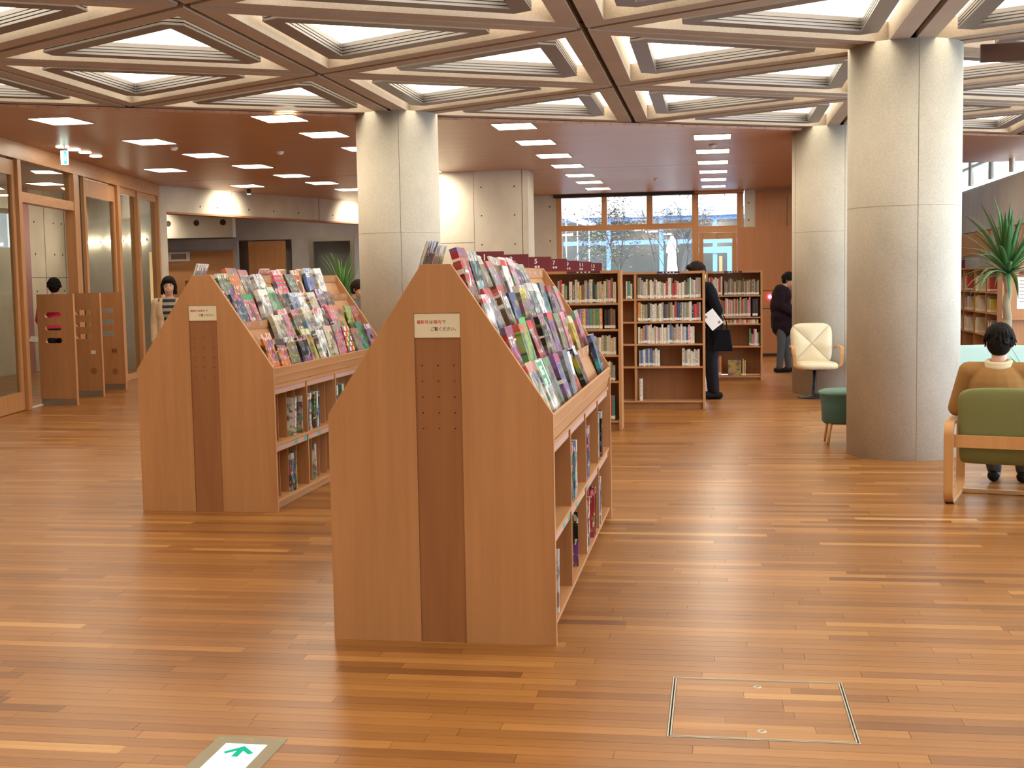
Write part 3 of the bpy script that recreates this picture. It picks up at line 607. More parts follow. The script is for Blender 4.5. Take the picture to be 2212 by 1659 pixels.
mt_ = N(m, 'ShaderNodeMath', operation='MULTIPLY'); L(m, mh.outputs[0], mt_.inputs[0]); b3 = noise(m, 11, 0, mp2.outputs[0]); b3t = N(m, 'ShaderNodeMath', operation='GREATER_THAN', i_1=.52); L(m, b3.outputs[0], b3t.inputs[0]); L(m, b3t.outputs[0], mt_.inputs[1])
L(m, mixc(m, mt_.outputs[0], c3, oi.outputs['Color']), bsdf(m).inputs['Base Color'])
mat('pages', (.70, .66, .56), .8)
PAL = {k_: (tuple(c * .72 for c in v_) if k_ != 'white' else v_) for k_, v_ in PAL.items()}
MAGM = {}
def mag_mesh(w_, h, t, bow):
    key = (w_, h, t, bow)
    if key in MAGM: return MAGM[key]
    # front cover at y=0, back cover at y=t, bowed; n segments up
    n = 5; cv = MB(); pg = MB()
    def yo(z): return -bow * 4 * (z / h) * (1 - z / h)
    def slab(mb, x0, x1, ya, yb, z0, z1):
        vs = []
        for i in range(n + 1):
            z = z0 + (z1 - z0) * i / n; o = yo(z); vs += [(x0, ya + o, z), (x1, ya + o, z), (x1, yb + o, z), (x0, yb + o, z)]
        fs = [(3, 2, 1, 0), tuple(n * 4 + k_ for k_ in range(4))]
        for i in range(n):
            for k_ in range(4): fs.append((i * 4 + k_, i * 4 + (k_ + 1) % 4, (i + 1) * 4 + (k_ + 1) % 4, (i + 1) * 4 + k_))
        mb.add(vs, fs)
    slab(cv, -w_ / 2, w_ / 2, -.0006, .0004, 0, h); slab(cv, -w_ / 2, w_ / 2, t - .0004, t + .0006, 0, h); slab(cv, -w_ / 2 - .0008, -w_ / 2 + .0004, -.0006, t + .0006, 0, h)
    slab(pg, -w_ / 2 + .001, w_ / 2 - .002, .0006, t - .0006, .001, h - .002)
    MAGM[key] = (cv.mesh('magazine', 'cover'), pg.mesh('pages', 'pages')); return MAGM[key]
def flat(poly, m_, parent, d=.0012, name='cover_art'):
    mb = MB(); mb.prism(poly, -d, -d + .0005, 'y'); return mb.build(name, m_, parent)
def oval(cx, cz, rx, rz, n=18): return [(cx + rx * math.cos(2 * PI * i / n), cz + rz * math.sin(2 * PI * i / n)) for i in range(n)]
def rect(x0, x1, z0, z1): return [(x0, z0), (x1, z0), (x1, z1), (x0, z1)]
def cover_art(o, desc, w_, h):
    a = w_ / 2 - .001
    if 'green masthead' in desc: flat(rect(-a, a, h * .84, h - .001), 'ink_green', o)
    if 'dark masthead' in desc: flat(rect(-a, a, h * .80, h - .001), 'ink_black', o)
    if 'red band' in desc: flat(rect(-a, a, h * .86, h - .001), 'ink_red', o)
    if 'pale upper' in desc: flat(rect(-a, a, h * .5, h - .001), 'ink_white', o)
    if 'pink heart' in desc: flat([(.0, h * .2), (.05, h * .36), (.055, h * .46), (.03, h * .5), (0, h * .44), (-.03, h * .5), (-.055, h * .46), (-.05, h * .36)], 'ink_pink', o)
    if 'bowl' in desc: flat(oval(0, h * .42, w_ * .38, h * .26), 'ink_white', o); flat(oval(0, h * .45, w_ * .30, h * .2), 'ink_brown', o, .0018)
    if 'crowded' in desc:
        for i in range(6): flat(rect(-a + .01, a - .02 - .015 * (i % 2), h * (.08 + .14 * i), h * (.08 + .14 * i) + .018), 'ink_red', o)
    if 'squares' in desc:
        for i in range(4):
            for j in range(6): flat(rect(-a + .012 + i * .046, -a + .046 + i * .046, .012 + j * .043, .046 + j * .043), ('ink_white', 'ink_green', 'ink_yellow', 'ink_pink')[(i * 3 + j) % 4], o)
    if 'brush' in desc: flat([(-.02, h * .1), (.02, h * .14), (.045, h * .36), (.02, h * .45), (.0, h * .3), (-.04, h * .28)], 'ink_black', o)
    if 'portrait' in desc: flat(oval(0, h * .42, w_ * .2, h * .2), 'ink_pink', o); flat(oval(0, h * .56, w_ * .2, h * .1), 'ink_black', o, .0018)
    if 'headline box' in desc: flat(rect(-a + .01, a - .04, h * .55, h * .95), 'ink_green', o)
    if 'plain bright' in desc: flat(rect(-a, a, .002, h - .002), 'ink_bright_green', o)
def magazine(loc, rot, colour, label, group, w_=.21, h=.28, t=.012, bow=0.0, title=None):
    cm_, pm = mag_mesh(w_, h, t, bow); o = put('magazine', cm_, None, loc, rot); o.color = (*PAL[colour], 1); tag(o, label, 'magazine', group); put('pages', pm, o); cover_art(o, label, w_, h)
    if title:
        s_, size, colr, x, z, sxx = title
        text(s_, size, colr, o, (x - w_ / 2, -.0018 - bow * 4 * (z / h) * (1 - z / h), z), (PI / 2, 0, 0), 'masthead', sx=sxx, bold=.0015)
    return o
mat('ink_pink', (.70, .10, .18), .5); mat('ink_brown', (.22, .07, .02), .5); mat('ink_bright_green', (.04, .42, .14), .4); mat('ink_white', (.85, .84, .80), .5); mat('ink_red', (.62, .05, .04), .5); mat('ink_black', (.03, .025, .025), .5); mat('ink_yellow', (.80, .68, .08), .5); mat('ink_green', (.05, .30, .12), .5)

# ------------------------------------------------------------------ magazine racks
RW, RTW, RH, RS, RL = .977, .128, 1.623, .987, 2.887
mat('label_mauve', (.46, .27, .21), .6); mat('label_green', (.08, .35, .25), .6); mat('card_white', (.74, .66, .48), .6)
EK = [(RTW / 2 + (RW / 2 - RTW / 2) * k / 4, RH - (RH - RS) * k / 4) for k in range(5)]
LEAN = math.radians(21.6)
MAG_DX = .034
def make_rack(loc, label, full):
    R = thing('magazine_rack', label, 'magazine rack', loc)
    h = RW / 2; q = RTW / 2; sw = .100; st_ = 1.417
    out = [(-h, 0), (-sw, 0), (-sw, st_), (sw, st_), (sw, 0), (h, 0), (h, RS), (q, RH), (-q, RH), (-h, RS)]
    MB().prism(out, 0, .028, 'y').build('end_panel', 'wood_z', R, bev=.0015)
    MB().prism([(-h, 0), (h, 0), (h, RS), (q, RH), (-q, RH), (-h, RS)], RL - .028, RL, 'y').build('end_panel', 'wood_z', R, bev=.0015)
    MB().box(-sw + .0012, sw - .0012, .007, .020, 0, st_ - .0012).build('center_strip', 'wood_strip', R)
    ph = MB()
    for i in range(5):
        for x in (-.069, 0, .069): ph.cyl((x, .0062, 1.196 - i * .0672), (x, .012, 1.196 - i * .0672), .0035, .0035, 8)
    ph.build('peg_holes', 'hole', R)
    nc = MB().box(-sw + .0015, sw - .0015, .003, .007, 1.314, 1.4155).build('notice_card', 'card_white', R)
    text('最新号', .0175, 'ink_red', nc, (-.088, .0028, 1.374), (PI / 2, 0, 0), bold=.0001); text('は', .0175, 'ink_black', nc, (-.034, .0028, 1.374), (PI / 2, 0, 0), bold=.0001); text('館内', .0175, 'ink_red', nc, (-.0155, .0028, 1.374), (PI / 2, 0, 0), bold=.0001); text('で', .0175, 'ink_black', nc, (.021, .0028, 1.374), (PI / 2, 0, 0), bold=.0001)
    text('ご覧ください。', .0175, 'ink_black', nc, (-.030, .0028, 1.344), (PI / 2, 0, 0), bold=.0001)
    y0, y1 = .029, RL - .029
    MB().box(-.062, .062, y0, y1, RH - .02, RH - .002).build('top_board', 'wood_y', R)
    for s in (1, -1):
        for k in range(1, 5):
            x, z = EK[k]; xp, zp = EK[k - 1]
            def B(pts, nm, m_='wood_y'):
                pl = [(s * a, b) for a, b in pts]
                if s < 0: pl = pl[::-1]
                return MB().prism(pl, y0, y1, 'y').build(nm, m_, R)
            B([(x - .062, z - .062), (x - .002, z - .062), (x - .002, z - .052), (x - .062, z - .052)], 'tier_shelf')
            B([(x - .056, z - .052), (x - .047, z - .052), (xp - .011, zp - .053), (xp - .020, zp - .053)], 'tier_board')
            if k < 4:
                B([(x - .010, z - .052), (x - .001, z - .052), (x - .001, z - .006), (x - .010, z - .006)], 'tier_lip')
        for k in range(0, 4):
            x, z = EK[k]
            if k == 0: continue
            lm = MB().box(s * x - .0008, s * x + .0008, -.045, .045, z - .040, z - .014).mesh('label_card', 'label_mauve')
            if s > 0:
                for i in range(12): put('label_card', lm, R, (0, .13 + i * .236, 0))
        if s > 0:
            lm = MB().box(.064, .066, -.045, .045, RH - .045, RH - .02).mesh('label_card', 'label_mauve')
            MB().box(.050, .064, y0, y1, RH - .062, RH - .003).build('tier_lip', 'wood_y', R)
            for i in range(12): put('label_card', lm, R, (0, .13 + i * .236, 0))
        # front lip board, leaning slightly outwards at its top
        pl = [(s * (h - .030), .868), (s * (h - .018), .868), (s * (h + .002), RS - .004), (s * (h - .012), RS - .002)]
        if s < 0: pl = pl[::-1]
        MB().prism(pl, y0, y1, 'y').build('front_lip', 'wood_y', R, bev=.0015)
        xo = s * (h - .022)
        MB().box(min(xo, xo - s * .012), max(xo, xo - s * .012), y0, y1, .800, .866).build('label_rail', 'wood_y', R)
        xa, xb = sorted((s * .02, s * (h - .012)))
        for z, nm in ((.842, 'shelf'), (.450, 'shelf'), (.062, 'shelf')):
            MB().box(xa, xb, y0, y1, z, z + .018).build(nm, 'wood_y', R)
        MB().box(*sorted((xo, xo - s * .012)), y0, y1, .405, .450).build('label_rail', 'wood_y', R)
        MB().box(*sorted((s * (h - .05), s * (h - .06))), y0, y1, 0, .062).build('toe_kick', 'wood_y', R)
        bay = (y1 - y0) / 4
        for j in range(1, 4):
            for z0, z1 in ((.08, .45), (.468, .842)): MB().box(*sorted((s * .02, s * (h - .014))), y0 + j * bay - .009, y0 + j * bay + .009, z0, z1).build('upright', 'wood_z', R)
        for j in range(4):
            for i in (1, 2, 3):
                for z0, z1 in ((.08, .45), (.468, .842)): 
                    if full(j, i, z0) and s > 0: MB().box(*sorted((s * .05, s * (h - .05))), y0 + j * bay + i * bay / 4 - .002, y0 + j * bay + i * bay / 4 + .002, z0, z1).build('divider', 'wood_z', R)
            for z, mm in ((.822, 'label_mauve'), (.428, 'label_mauve')):
                if s > 0: MB().box(xo, xo + .0015, y0 + j * bay + .03, y0 + (j + 1) * bay - .03, z - .016, z + .016).build('label_strip', mm, R)
        if s > 0:
            for yy_ in (.42, .62, .95, 1.5): MB().box(xo + .0015, xo + .0025, y0 + yy_, y0 + yy_ + .07, .415, .441).build('label_card', 'label_green', R)
    MB().box(-.006, .006, y0, y1, .08, .842).build('back_panel', 'wood_strip', R)
    return R
RN, RF = Vector((-1.163, 5.19, 0)), Vector((-3.442, 8.106, 0))
make_rack(RN, 'wooden magazine rack nearest the square floor hatch, full of magazines', lambda j, i, z: (i == 2) or (j == 1 and z < .1))
make_rack(RF, 'wooden magazine rack nearest the glass entrance doors, partly empty', lambda j, i, z: True)

ROWN = ['top', 'second', 'third', 'bottom']
def row(R, rname, k, items, side=1):
    """items: (pos along, colour, height, thickness, bow, extra) placed on tier k of the rack"""
    x, z = EK[k]
    for it in items:
        pos, colour, h, t, bow = it[:5]; title = it[5] if len(it) > 5 else None; desc = it[6] if len(it) > 6 else ''
        if title or desc: bow = 0.0
        base_x = x - .047 + t / math.cos(LEAN) + .002
        loc = (R.x + side * base_x, R.y + pos, z - .0505)
        sk = random.gauss(0, .02)
        dist = ('thick ' if t > .025 else '') + colour + (' magazine' + (' ' + desc if desc else '') + ' in the %s row of the %s rack' % (ROWN[k - 1], rname))
        g = 'magazines in the %s row of the %s rack' % (ROWN[k - 1], rname) + ('' if side > 0 else ', hidden side')
        if side < 0: dist = colour + ' magazine peeking over the far slope of the %s rack' % rname
        magazine(loc, (-LEAN + random.choice((0, .02, .05, .09, .12)), sk, side * PI / 2), colour, dist, g, .196 + random.choice((0, .01, -.012, -.02)), h, t, bow, title)
def seq(cols, start=.15, step=.232, h0=.28):
    out = []
    for i, c in enumerate(cols):
        if c is None: continue
        d = ''; ttl = None
        if isinstance(c, tuple): c, ttl, d = c
        out.append((start + i * step + random.uniform(-.012, .012), c, h0 + random.choice((-.035, -.01, 0, .012)), random.choice((.010, .014, .018, .024, .030, .032)), random.choice((0, .002, .005, .009)), ttl, d))
    return out
hn = 'hatch-side'
row(RN, hn, 1, seq([('red', ('フ', .10, 'ink_white', .02, .12, 1), 'with white characters'), 'black', 'olive', 'grey', 'brown', ('white', ('NUMBER', .045, 'ink_red', .006, .225, .9), 'with red NUMBER title'), 'pink', 'black', 'grey', None, None, None]))
row(RN, hn, 2, seq(['white', 'grey', ('brown', ('Yom', .12, 'ink_white', .01, .18, .75), 'with white Yom title'), 'navy', ('olive', ('TITIO', .075, 'ink_yellow', .01, .21, .8), 'with tall yellow title'), 'brown', 'grey', 'white', 'teal', 'black', 'grey', 'pink']))
row(RN, hn, 3, seq([('red', ('マネー', .062, 'ink_white', .01, .18, .9), 'with white マネー title'), 'lime', ('green', None, 'with plain bright cover'), 'red', 'black', 'grey', ('purple', None, 'with red band on top'), 'olive', 'pink', 'yellow', 'blue', 'pink']))
row(RN, hn, 4, seq(['cream', ('white', ('BIG\nUP', .06, 'ink_white', .03, .205, 1), 'with green headline box'), 'olive', 'purple', 'grey', ('red', None, 'with pale upper half'), None, ('black', ('MAC', .075, 'ink_white', .01, .21, .9), 'with white MAC title'), None, None, None, ('navy', None, '')]))
row(RN, hn, 1, [(.14, 'navy', .325, .012, .004), (.36, 'grey', .31, .014, .002)], -1)
row(RN, hn, 1, seq([None, None, None, None, 'brown', 'white', None, 'black', None, 'red', None, None]), -1)
fn = 'entrance-side'
row(RF, fn, 1, seq(['olive', 'orange', 'grey', 'white', None, ('pink', None, 'with crowded red headlines'), 'brown', ('orange', None, 'with a bowl photograph'), ('blue', ('eu', .09, 'ink_white', .01, .20, 1), 'with white eu title'), 'white', None, None], h0=.265))
row(RF, fn, 2, seq(['navy', ('pink', None, 'with green masthead'), 'white', 'green', 'black', 'blue', 'white', 'cream', ('purple', None, 'with pink heart'), 'black', None, None]))
row(RF, fn, 3, seq([None, None, 'cream', 'pink', 'brown', 'cream', 'white', 'black', 'pink', ('gold', None, ''), 'lime', 'red']))
row(RF, fn, 4, seq(['orange', ('orange', None, 'with dark masthead'), 'olive', 'black', 'lime', ('white', None, 'with black brush mark'), 'cream', ('pink', None, ''), ('red', None, 'with small patterned squares'), 'grey', 'green', ('purple', None, 'with pink portrait')]))
row(RF, fn, 1, [(.15, 'grey', .30, .012, .004)], -1)
row(RF, fn, 1, seq([None, None, None, 'black', None, 'pink', None, 'gold', None, 'gold', None, None]), -1)

# magazines standing spine-out in the pigeonholes
def stand(R, rname, bay, frac, zrow, colour, tilt=0, h=.28, t=.012, out=0.0, w_=.21, yaw=0.0):
    bl = (RL - .058) / 4; y = R.y + .029 + bay * bl + frac * bl; z = R.z + (.081 if zrow == 0 else .469)
    nm = ('lower' if zrow == 0 else 'upper')
    magazine((R.x + RW / 2 - .03 - w_ / 2 + out, y, z), (tilt, 0, PI + yaw), colour, '%s%s magazine standing in the %s pigeonholes of the %s rack' % ('leaning ' if abs(tilt) > .1 else '', colour, nm, rname), 'magazines in the %s pigeonholes of the %s rack' % (nm, rname), w_, h, t, 0)
for b, f, zr, c, ti, t in ((0, .14, 1, 'cream', 0, .014), (0, .20, 1, 'white', 0, .01), (1, .1, 1, 'white', 0, .016), (1, .16, 1, 'grey', 0, .016), (1, .3, 1, 'blue', 0, .02), (1, .36, 1, 'white', 0, .012), (1, .42, 1, 'white', 0, .02), (2, .06, 1, 'teal', 0, .02), (2, .12, 1, 'red', 0, .012), (2, .2, 1, 'blue', 0, .012), (2, .26, 1, 'pink', 0, .012), (2, .32, 1, 'grey', 0, .014), (3, .1, 1, 'white', 0, .012), (3, .18, 1, 'olive', 0, .016), (3, .36, 1, 'black', 0, .02), (3, .43, 1, 'black', 0, .014),
                           (0, .30, 0, 'white', .10, .012), (0, .14, 0, 'blue', 0, .014), (1, .58, 0, 'black', 0, .01), (2, .08, 0, 'white', 0, .014), (2, .16, 0, 'red', .06, .012), (2, .24, 0, 'white', .08, .012), (2, .62, 0, 'red', .16, .014), (2, .72, 0, 'brown', .16, .012), (3, .08, 0, 'white', 0, .012), (3, .16, 0, 'blue', 0, .012), (3, .24, 0, 'white', 0, .014)):
    stand(RN, hn, b, f, zr, c, ti, .28, t, .012 if t > .011 else 0)
for b, f, zr, c, ti, t in ((0, .68, 1, 'white', .1, .014), (0, .9, 1, 'cream', 0, .008), (1, .06, 1, 'white', 0, .02), (1, .12, 1, 'grey', 0, .014), (1, .17, 1, 'white', .04, .012), (1, .31, 1, 'brown', 0, .012), (1, .36, 1, 'green', 0, .012), (1, .42, 1, 'white', 0, .012), (1, .47, 1, 'blue', 0, .01), (2, .08, 1, 'pink', 0, .016), (2, .14, 1, 'white', 0, .016), (2, .3, 1, 'green', 0, .014), (2, .36, 1, 'white', 0, .016), (3, .3, 1, 'white', 0, .02),
                           (0, .54, 0, 'pink', 0, .01), (0, .58, 0, 'blue', 0, .012), (0, .62, 0, 'navy', 0, .01), (0, .67, 0, 'lime', 0, .012), (1, .06, 0, 'cream', 0, .006), (1, .3, 0, 'white', 0, .006), (2, .4, 0, 'white', 0, .01)):
    stand(RF, fn, b, f, zr, c, ti, .27, t)

# ------------------------------------------------------------------ bookcases and books
BOOKM = {}
m = mat('book', (.5, .5, .5), .5)
oi = N(m, 'ShaderNodeObjectInfo'); tc = N(m, 'ShaderNodeTexCoord'); sx = N(m, 'ShaderNodeSeparateXYZ'); L(m, tc.outputs['Generated'], sx.inputs[0])
a1 = N(m, 'ShaderNodeMath', operation='GREATER_THAN', i_1=.06); L(m, sx.outputs[2], a1.inputs[0]); a2 = N(m, 'ShaderNodeMath', operation='LESS_THAN', i_1=.19); L(m, sx.outputs[2], a2.inputs[0]); a3 = N(m, 'ShaderNodeMath', operation='MULTIPLY'); L(m, a1.outputs[0], a3.inputs[0]); L(m, a2.outputs[0], a3.inputs[1])
rv = N(m, 'ShaderNodeCombineXYZ'); rm = N(m, 'ShaderNodeMath', operation='MULTIPLY', i_1=91.0); L(m, oi.outputs['Random'], rm.inputs[0]); L(m, rm.outputs[0], rv.inputs[2]); va = N(m, 'ShaderNodeVectorMath', operation='MULTIPLY_ADD'); L(m, tc.outputs['Generated'], va.inputs[0]); va.inputs[1].default_value = (.5, 0, 1.6); L(m, rv.outputs[0], va.inputs[2])
bn = noise(m, 9, 1, va.outputs[0]); bt = N(m, 'ShaderNodeMath', operation='GREATER_THAN', i_1=.57); L(m, bn.outputs[0], bt.inputs[0])
inx = N(m, 'ShaderNodeMath', operation='COMPARE', i_1=.5, i_2=.22); L(m, sx.outputs[0], inx.inputs[0]); b5 = N(m, 'ShaderNodeMath', operation='MULTIPLY'); L(m, bt.outputs[0], b5.inputs[0]); L(m, inx.outputs[0], b5.inputs[1])
tcol = ramp(m, [(0, (.05, .04, .04)), (.5, (.12, .08, .06)), (.62, (.5, .06, .05)), (.75, (.05, .10, .25)), (.85, (.8, .75, .6))], 'CONSTANT'); L(m, oi.outputs['Random'], tcol.inputs[0])
c1 = mixc(m, b5.outputs[0], oi.outputs['Color'], tcol.outputs[0]); L(m, mixc(m, a3.outputs[0], c1, (.72, .69, .60)), bsdf(m).inputs['Base Color'])
BP = dict(white=(.66, .61, .50), cream=(.60, .50, .34), beige=(.48, .39, .26), grey=(.32, .30, .27), green=(.10, .26, .13), olive=(.26, .25, .12), red=(.48, .05, .05), pink=(.62, .24, .28), blue=(.10, .17, .36), navy=(.03, .05, .11), purple=(.26, .13, .34), orange=(.60, .22, .06), yellow=(.62, .48, .10), brown=(.20, .115, .065), black=(.025, .022, .022), teal=(.06, .24, .22))
def book_mesh(t, h, d):
    key = (round(t, 3), round(h, 2), round(d, 2))
    if key in BOOKM: return BOOKM[key]
    t, h, d = key; mb = MB()
    e = t * .18   # rounded spine, hard boards and a page block set back from their edges
    pr = [(-t / 2, d), (-t / 2, .004), (-t / 2 + e, .0005), (t / 2 - e, .0005), (t / 2, .004), (t / 2, d), (t / 2 - .0022, d), (t / 2 - .0022, .006), (-t / 2 + .0022, .006), (-t / 2 + .0022, d)]
    mb.prism(pr[::-1], 0, h, 'z'); mb.cur = 1; mb.box(-t / 2 + .0022, t / 2 - .0022, .006, d - .004, .002, h - .004)
    BOOKM[key] = mb.mesh('book', ['book', 'pages']); return BOOKM[key]
def book(x, y, z, t, h, d, colour, label, group, tilt=0.0):
    o = put('book', book_mesh(t, h, d), None, (x, y, z), (0, tilt, 0)); o.color = (*BP[colour], 1); return tag(o, label, 'book', group)
def bookcase(label, x0, x1, y, d, top, shelves, bays=(), kick=.08, plate=None, name='bookcase'):
    B = thing(name, label, 'bookcase', ((x0 + x1) / 2, y, 0)); ww = (x1 - x0) / 2
    for s in (-1, 1): MB().box(*sorted((s * ww, s * (ww - .028))), 0, d, 0, top).build('side_panel', 'wood_z', B, bev=.0015)
    for b in bays: MB().box(b - (x0 + x1) / 2 - .014, b - (x0 + x1) / 2 + .014, .012, d - .01, kick, top - .03).build('upright', 'wood_z', B)
    MB().box(-ww + .028, ww - .028, .003, d, top - .028, top - .002).build('top_board', 'wood_x', B)
    for z in shelves: MB().box(-ww + .028, ww - .028, .006, d - .01, z - .020, z).build('shelf', 'wood_x', B)
    MB().box(-ww + .028, ww - .028, d - .012, d - .002, kick, top - .03).build('back_panel', 'wood_strip', B)
    MB().box(-ww + .028, ww - .028, .03, .045, 0, kick + .001).build('toe_kick', 'wood_strip', B)
    if plate is not None:
        px_, pw2 = plate; p = MB().box(px_ - pw2 / 2 - (x0 + x1) / 2, px_ + pw2 / 2 - (x0 + x1) / 2, -.002, .003, top - .027, top - .003).build('name_plate', 'maroon_dark', B)
        mb = MB()
        for i in range(4): xx = px_ - (x0 + x1) / 2 - .06 + i * .04; mb.box(xx - .008, xx + .008, -.003, -.002, top - .021, top - .009)
        mb.build('lettering', 'ink_white', p)
    return B
mat('maroon', (.17, .022, .035), .5); mat('maroon_dark', (.07, .018, .02), .5)
rb = random.Random(21)
def fill(case, rname, x0, x1, y, z, cols, weights=None, hmin=.17, hmax=.21, tmin=.017, tmax=.033, d=.14, leanlast=0, yj=.012):
    x = x0
    while True:
        t = rb.uniform(tmin, tmax); h = rb.uniform(hmin, hmax)
        if x + t > x1: break
        c = rb.choices(cols, weights)[0]; tl = 0
        book(x + t / 2, y + rb.uniform(0, yj), z + .0005, t, h, d, c, '%s %s%s book on the %s shelf of the %s' % ('thick' if t > .025 else 'thin', 'tall ' if h > hmin + (hmax - hmin) * .66 else '', c, rname, case), 'books on the %s shelf of the %s' % (rname, case), tl)
        x += t + .0012
CREAMY = ['white', 'cream', 'beige', 'grey', 'green', 'olive', 'red', 'blue', 'yellow', 'pink', 'brown', 'black']; CW = [8, 8, 5, 3, 1, 2, 1, 1, 1, 1, 2, 1]
SH = [1.302, 1.035, .772, .506, .10]
# bookcase with the number 5 sign
bookcase('wooden bookcase holding the coloured matching set of books', -3.05, -.955, 12.78, .30, 1.632, SH, bays=(-1.99,), plate=(-1.33, .34))
c5 = 'number 5 bookcase'
fill(c5, 'top', -1.60, -.99, 12.80, 1.302, CREAMY, CW, .18, .25)
for i, c in enumerate(['green', 'purple', 'yellow', 'purple', 'green', 'olive', 'green', 'orange']): book(-1.40 + i * .034, 12.80, 1.0355, .032, .21, .15, c, '%s volume of the coloured matching set in the number 5 bookcase' % c, 'coloured matching set in the number 5 bookcase')
fill(c5, 'second', -1.50, -1.42, 12.80, 1.035, CREAMY, CW); fill(c5, 'second', -1.125, -.99, 12.80, 1.035, ['black', 'brown'], None, .19, .21)
fill(c5, 'third', -1.34, -1.0, 12.80, .772, CREAMY, CW); fill(c5, 'fourth', -1.16, -1.0, 12.80, .506, CREAMY, CW, .16, .2); fill(c5, 'bottom', -1.18, -1.0, 12.80, .10, ['white', 'blue', 'teal', 'red'], None, .2, .27)
# middle bookcase
bookcase('wooden bookcase with half empty lower shelves, tan end panel facing the aisle', -2.0, -.13, 14.86, .28, 1.622, SH, bays=(-.94,), plate=(-.55, .26))
cm5 = 'half empty bookcase'
fill(cm5, 'top', -1.05, -.962, 14.88, 1.302, ['green', 'cream', 'teal']); fill(cm5, 'top', -.915, -.17, 14.88, 1.302, CREAMY, CW, .18, .25)
for i in range(4): pass
fill(cm5, 'second', -.915, -.17, 14.88, 1.035, ['white', 'red', 'yellow', 'grey', 'navy', 'brown', 'cream', 'orange', 'black', 'olive'], [4, 1, 1, 3, 2, 2, 4, 1, 2, 2], .19, .23)
fill(cm5, 'third', -.915, -.23, 14.88, .772, ['white', 'red', 'blue', 'cream', 'pink', 'beige', 'grey', 'orange'], [7, 1, 1, 5, 2, 3, 3, 1], .18, .24)
fill(cm5, 'fourth', -.905, -.66, 14.88, .506, ['white', 'red', 'green', 'blue', 'grey'], [5, 1, 1, 2, 2], .18, .215); fill(cm5, 'fourth', -.40, -.17, 14.88, .506, ['white', 'pink', 'grey', 'cream'], [6, 1, 2, 2], .17, .215)
fill(cm5, 'bottom', -.90, -.84, 14.88, .10, ['grey', 'white'], None, .25, .28)
# right bookcase
bookcase('wooden bookcase in front of the timber partition, with a picture book on its bottom shelf', -.15, .675, 18.97, .28, 1.628, [1.266, .945, .845, .511, .065], plate=(.25, .26))
cr5 = 'partition bookcase'
fill(cr5, 'top', -.11, .10, 18.99, 1.266, ['pink', 'red', 'pink', 'white'], None, .24, .29); fill(cr5, 'top', .12, .63, 18.99, 1.266, ['brown', 'beige', 'olive', 'brown', 'grey'], None, .20, .25, .016, .03)
fill(cr5, 'second', -.11, .52, 18.99, .945, ['white', 'cream', 'red', 'olive', 'beige', 'green', 'pink', 'grey'], None, .24, .29, .016, .026); fill(cr5, 'second', .53, .63, 18.99, .945, ['black'], None, .26, .28, .03, .04)
fill(cr5, 'low third', -.11, .63, 18.99, .845, ['red', 'yellow', 'white', 'orange', 'cream', 'brown'], None, .055, .07, .02, .035, .1)
fill(cr5, 'fourth', .48, .64, 18.99, .511, ['green', 'white', 'pink', 'olive'], None, .17, .26, .016, .026)
fill(cr5, 'bottom', -.04, .04, 18.99, .065, ['purple'], None, .27, .28, .02, .028); book(.055, 18.99, .0655, .035, .30, .18, 'orange', 'thick tall orange book on the bottom shelf of the partition bookcase', 'books on the bottom shelf of the partition bookcase')
po = magazine((.265, 18.985, .066), (-.12, 0, 0), 'gold', 'golden picture book shown face-out on the partition bookcase bottom shelf', None, .19, .24, .014, 0); po.name = 'picture_book'; po['category'] = 'book'
for i, c in enumerate(('yellow', 'beige')): book(.392 + i * .026, 18.99, .0655, .02, .25 - i * .02, .15, c, 'slim %s book beside the golden picture book' % c, 'books on the bottom shelf of the partition bookcase')
# further bookcases, mostly hidden, that carry the numbered signs
for y, x0, x1, l in ((9.85, -1.98, -1.62, 'wooden bookcase end just past the hatch-side magazine rack'), (11.2, -2.15, -1.62, 'wooden bookcase between the hatch-side rack and the number 5 bookcase'), (16.35, -3.4, -1.45, 'wooden bookcase directly behind the half empty bookcase'), (17.55, -3.4, -1.45, 'wooden bookcase in the hidden rows, second behind the half empty one'), (19.0, -3.4, -1.45, 'wooden bookcase in the hidden rows, standing closest to the concrete block wall')):
    bookcase(l, x0, x1, y, .28, 1.625, SH)
def sign(num, y, z1, xr, label, wd=.235):
    s = thing('shelf_sign', label, 'sign', (xr - wd / 2, y, 1.6325 if num == '5' else 1.626)); zb = s.location.z; hh = z1 - zb
    MB().box(-wd / 2, wd / 2, 0, .012, 0, hh).build('board', 'maroon', s)
    text(num, .068, 'ink_white', s, (wd / 2 - .175, -.0012, hh - .068), (PI / 2, 0, 0), bold=.001)
    mb = MB()
    for i in range(2): mb.box(wd / 2 - .17 + i * .03, wd / 2 - .15 + i * .03, -.001, 0, hh - .112, hh - .09)
    mb.build('subtitle', 'ink_white', s)
for num, y, z, xr, l in (('1', 9.95, 1.782, -1.67, 'just past the hatch-side magazine rack'), ('3', 11.28, 1.782, -1.67, 'between the hatch-side rack and the coloured set'), ('5', 12.87, 1.784, -1.67, 'above the coloured matching set of books'), ('7', 14.95, 1.793, -1.75, 'on the half empty bookcase'), ('9', 16.43, 1.790, -1.76, 'right behind the half empty bookcase'), ('11', 17.62, 1.790, -1.72, 'second behind the half empty bookcase'), ('13', 19.06, 1.786, -1.70, 'closest to the courtyard window')):
    sign(num, y, z, xr, 'maroon shelf sign reading %s, %s' % (num, l))

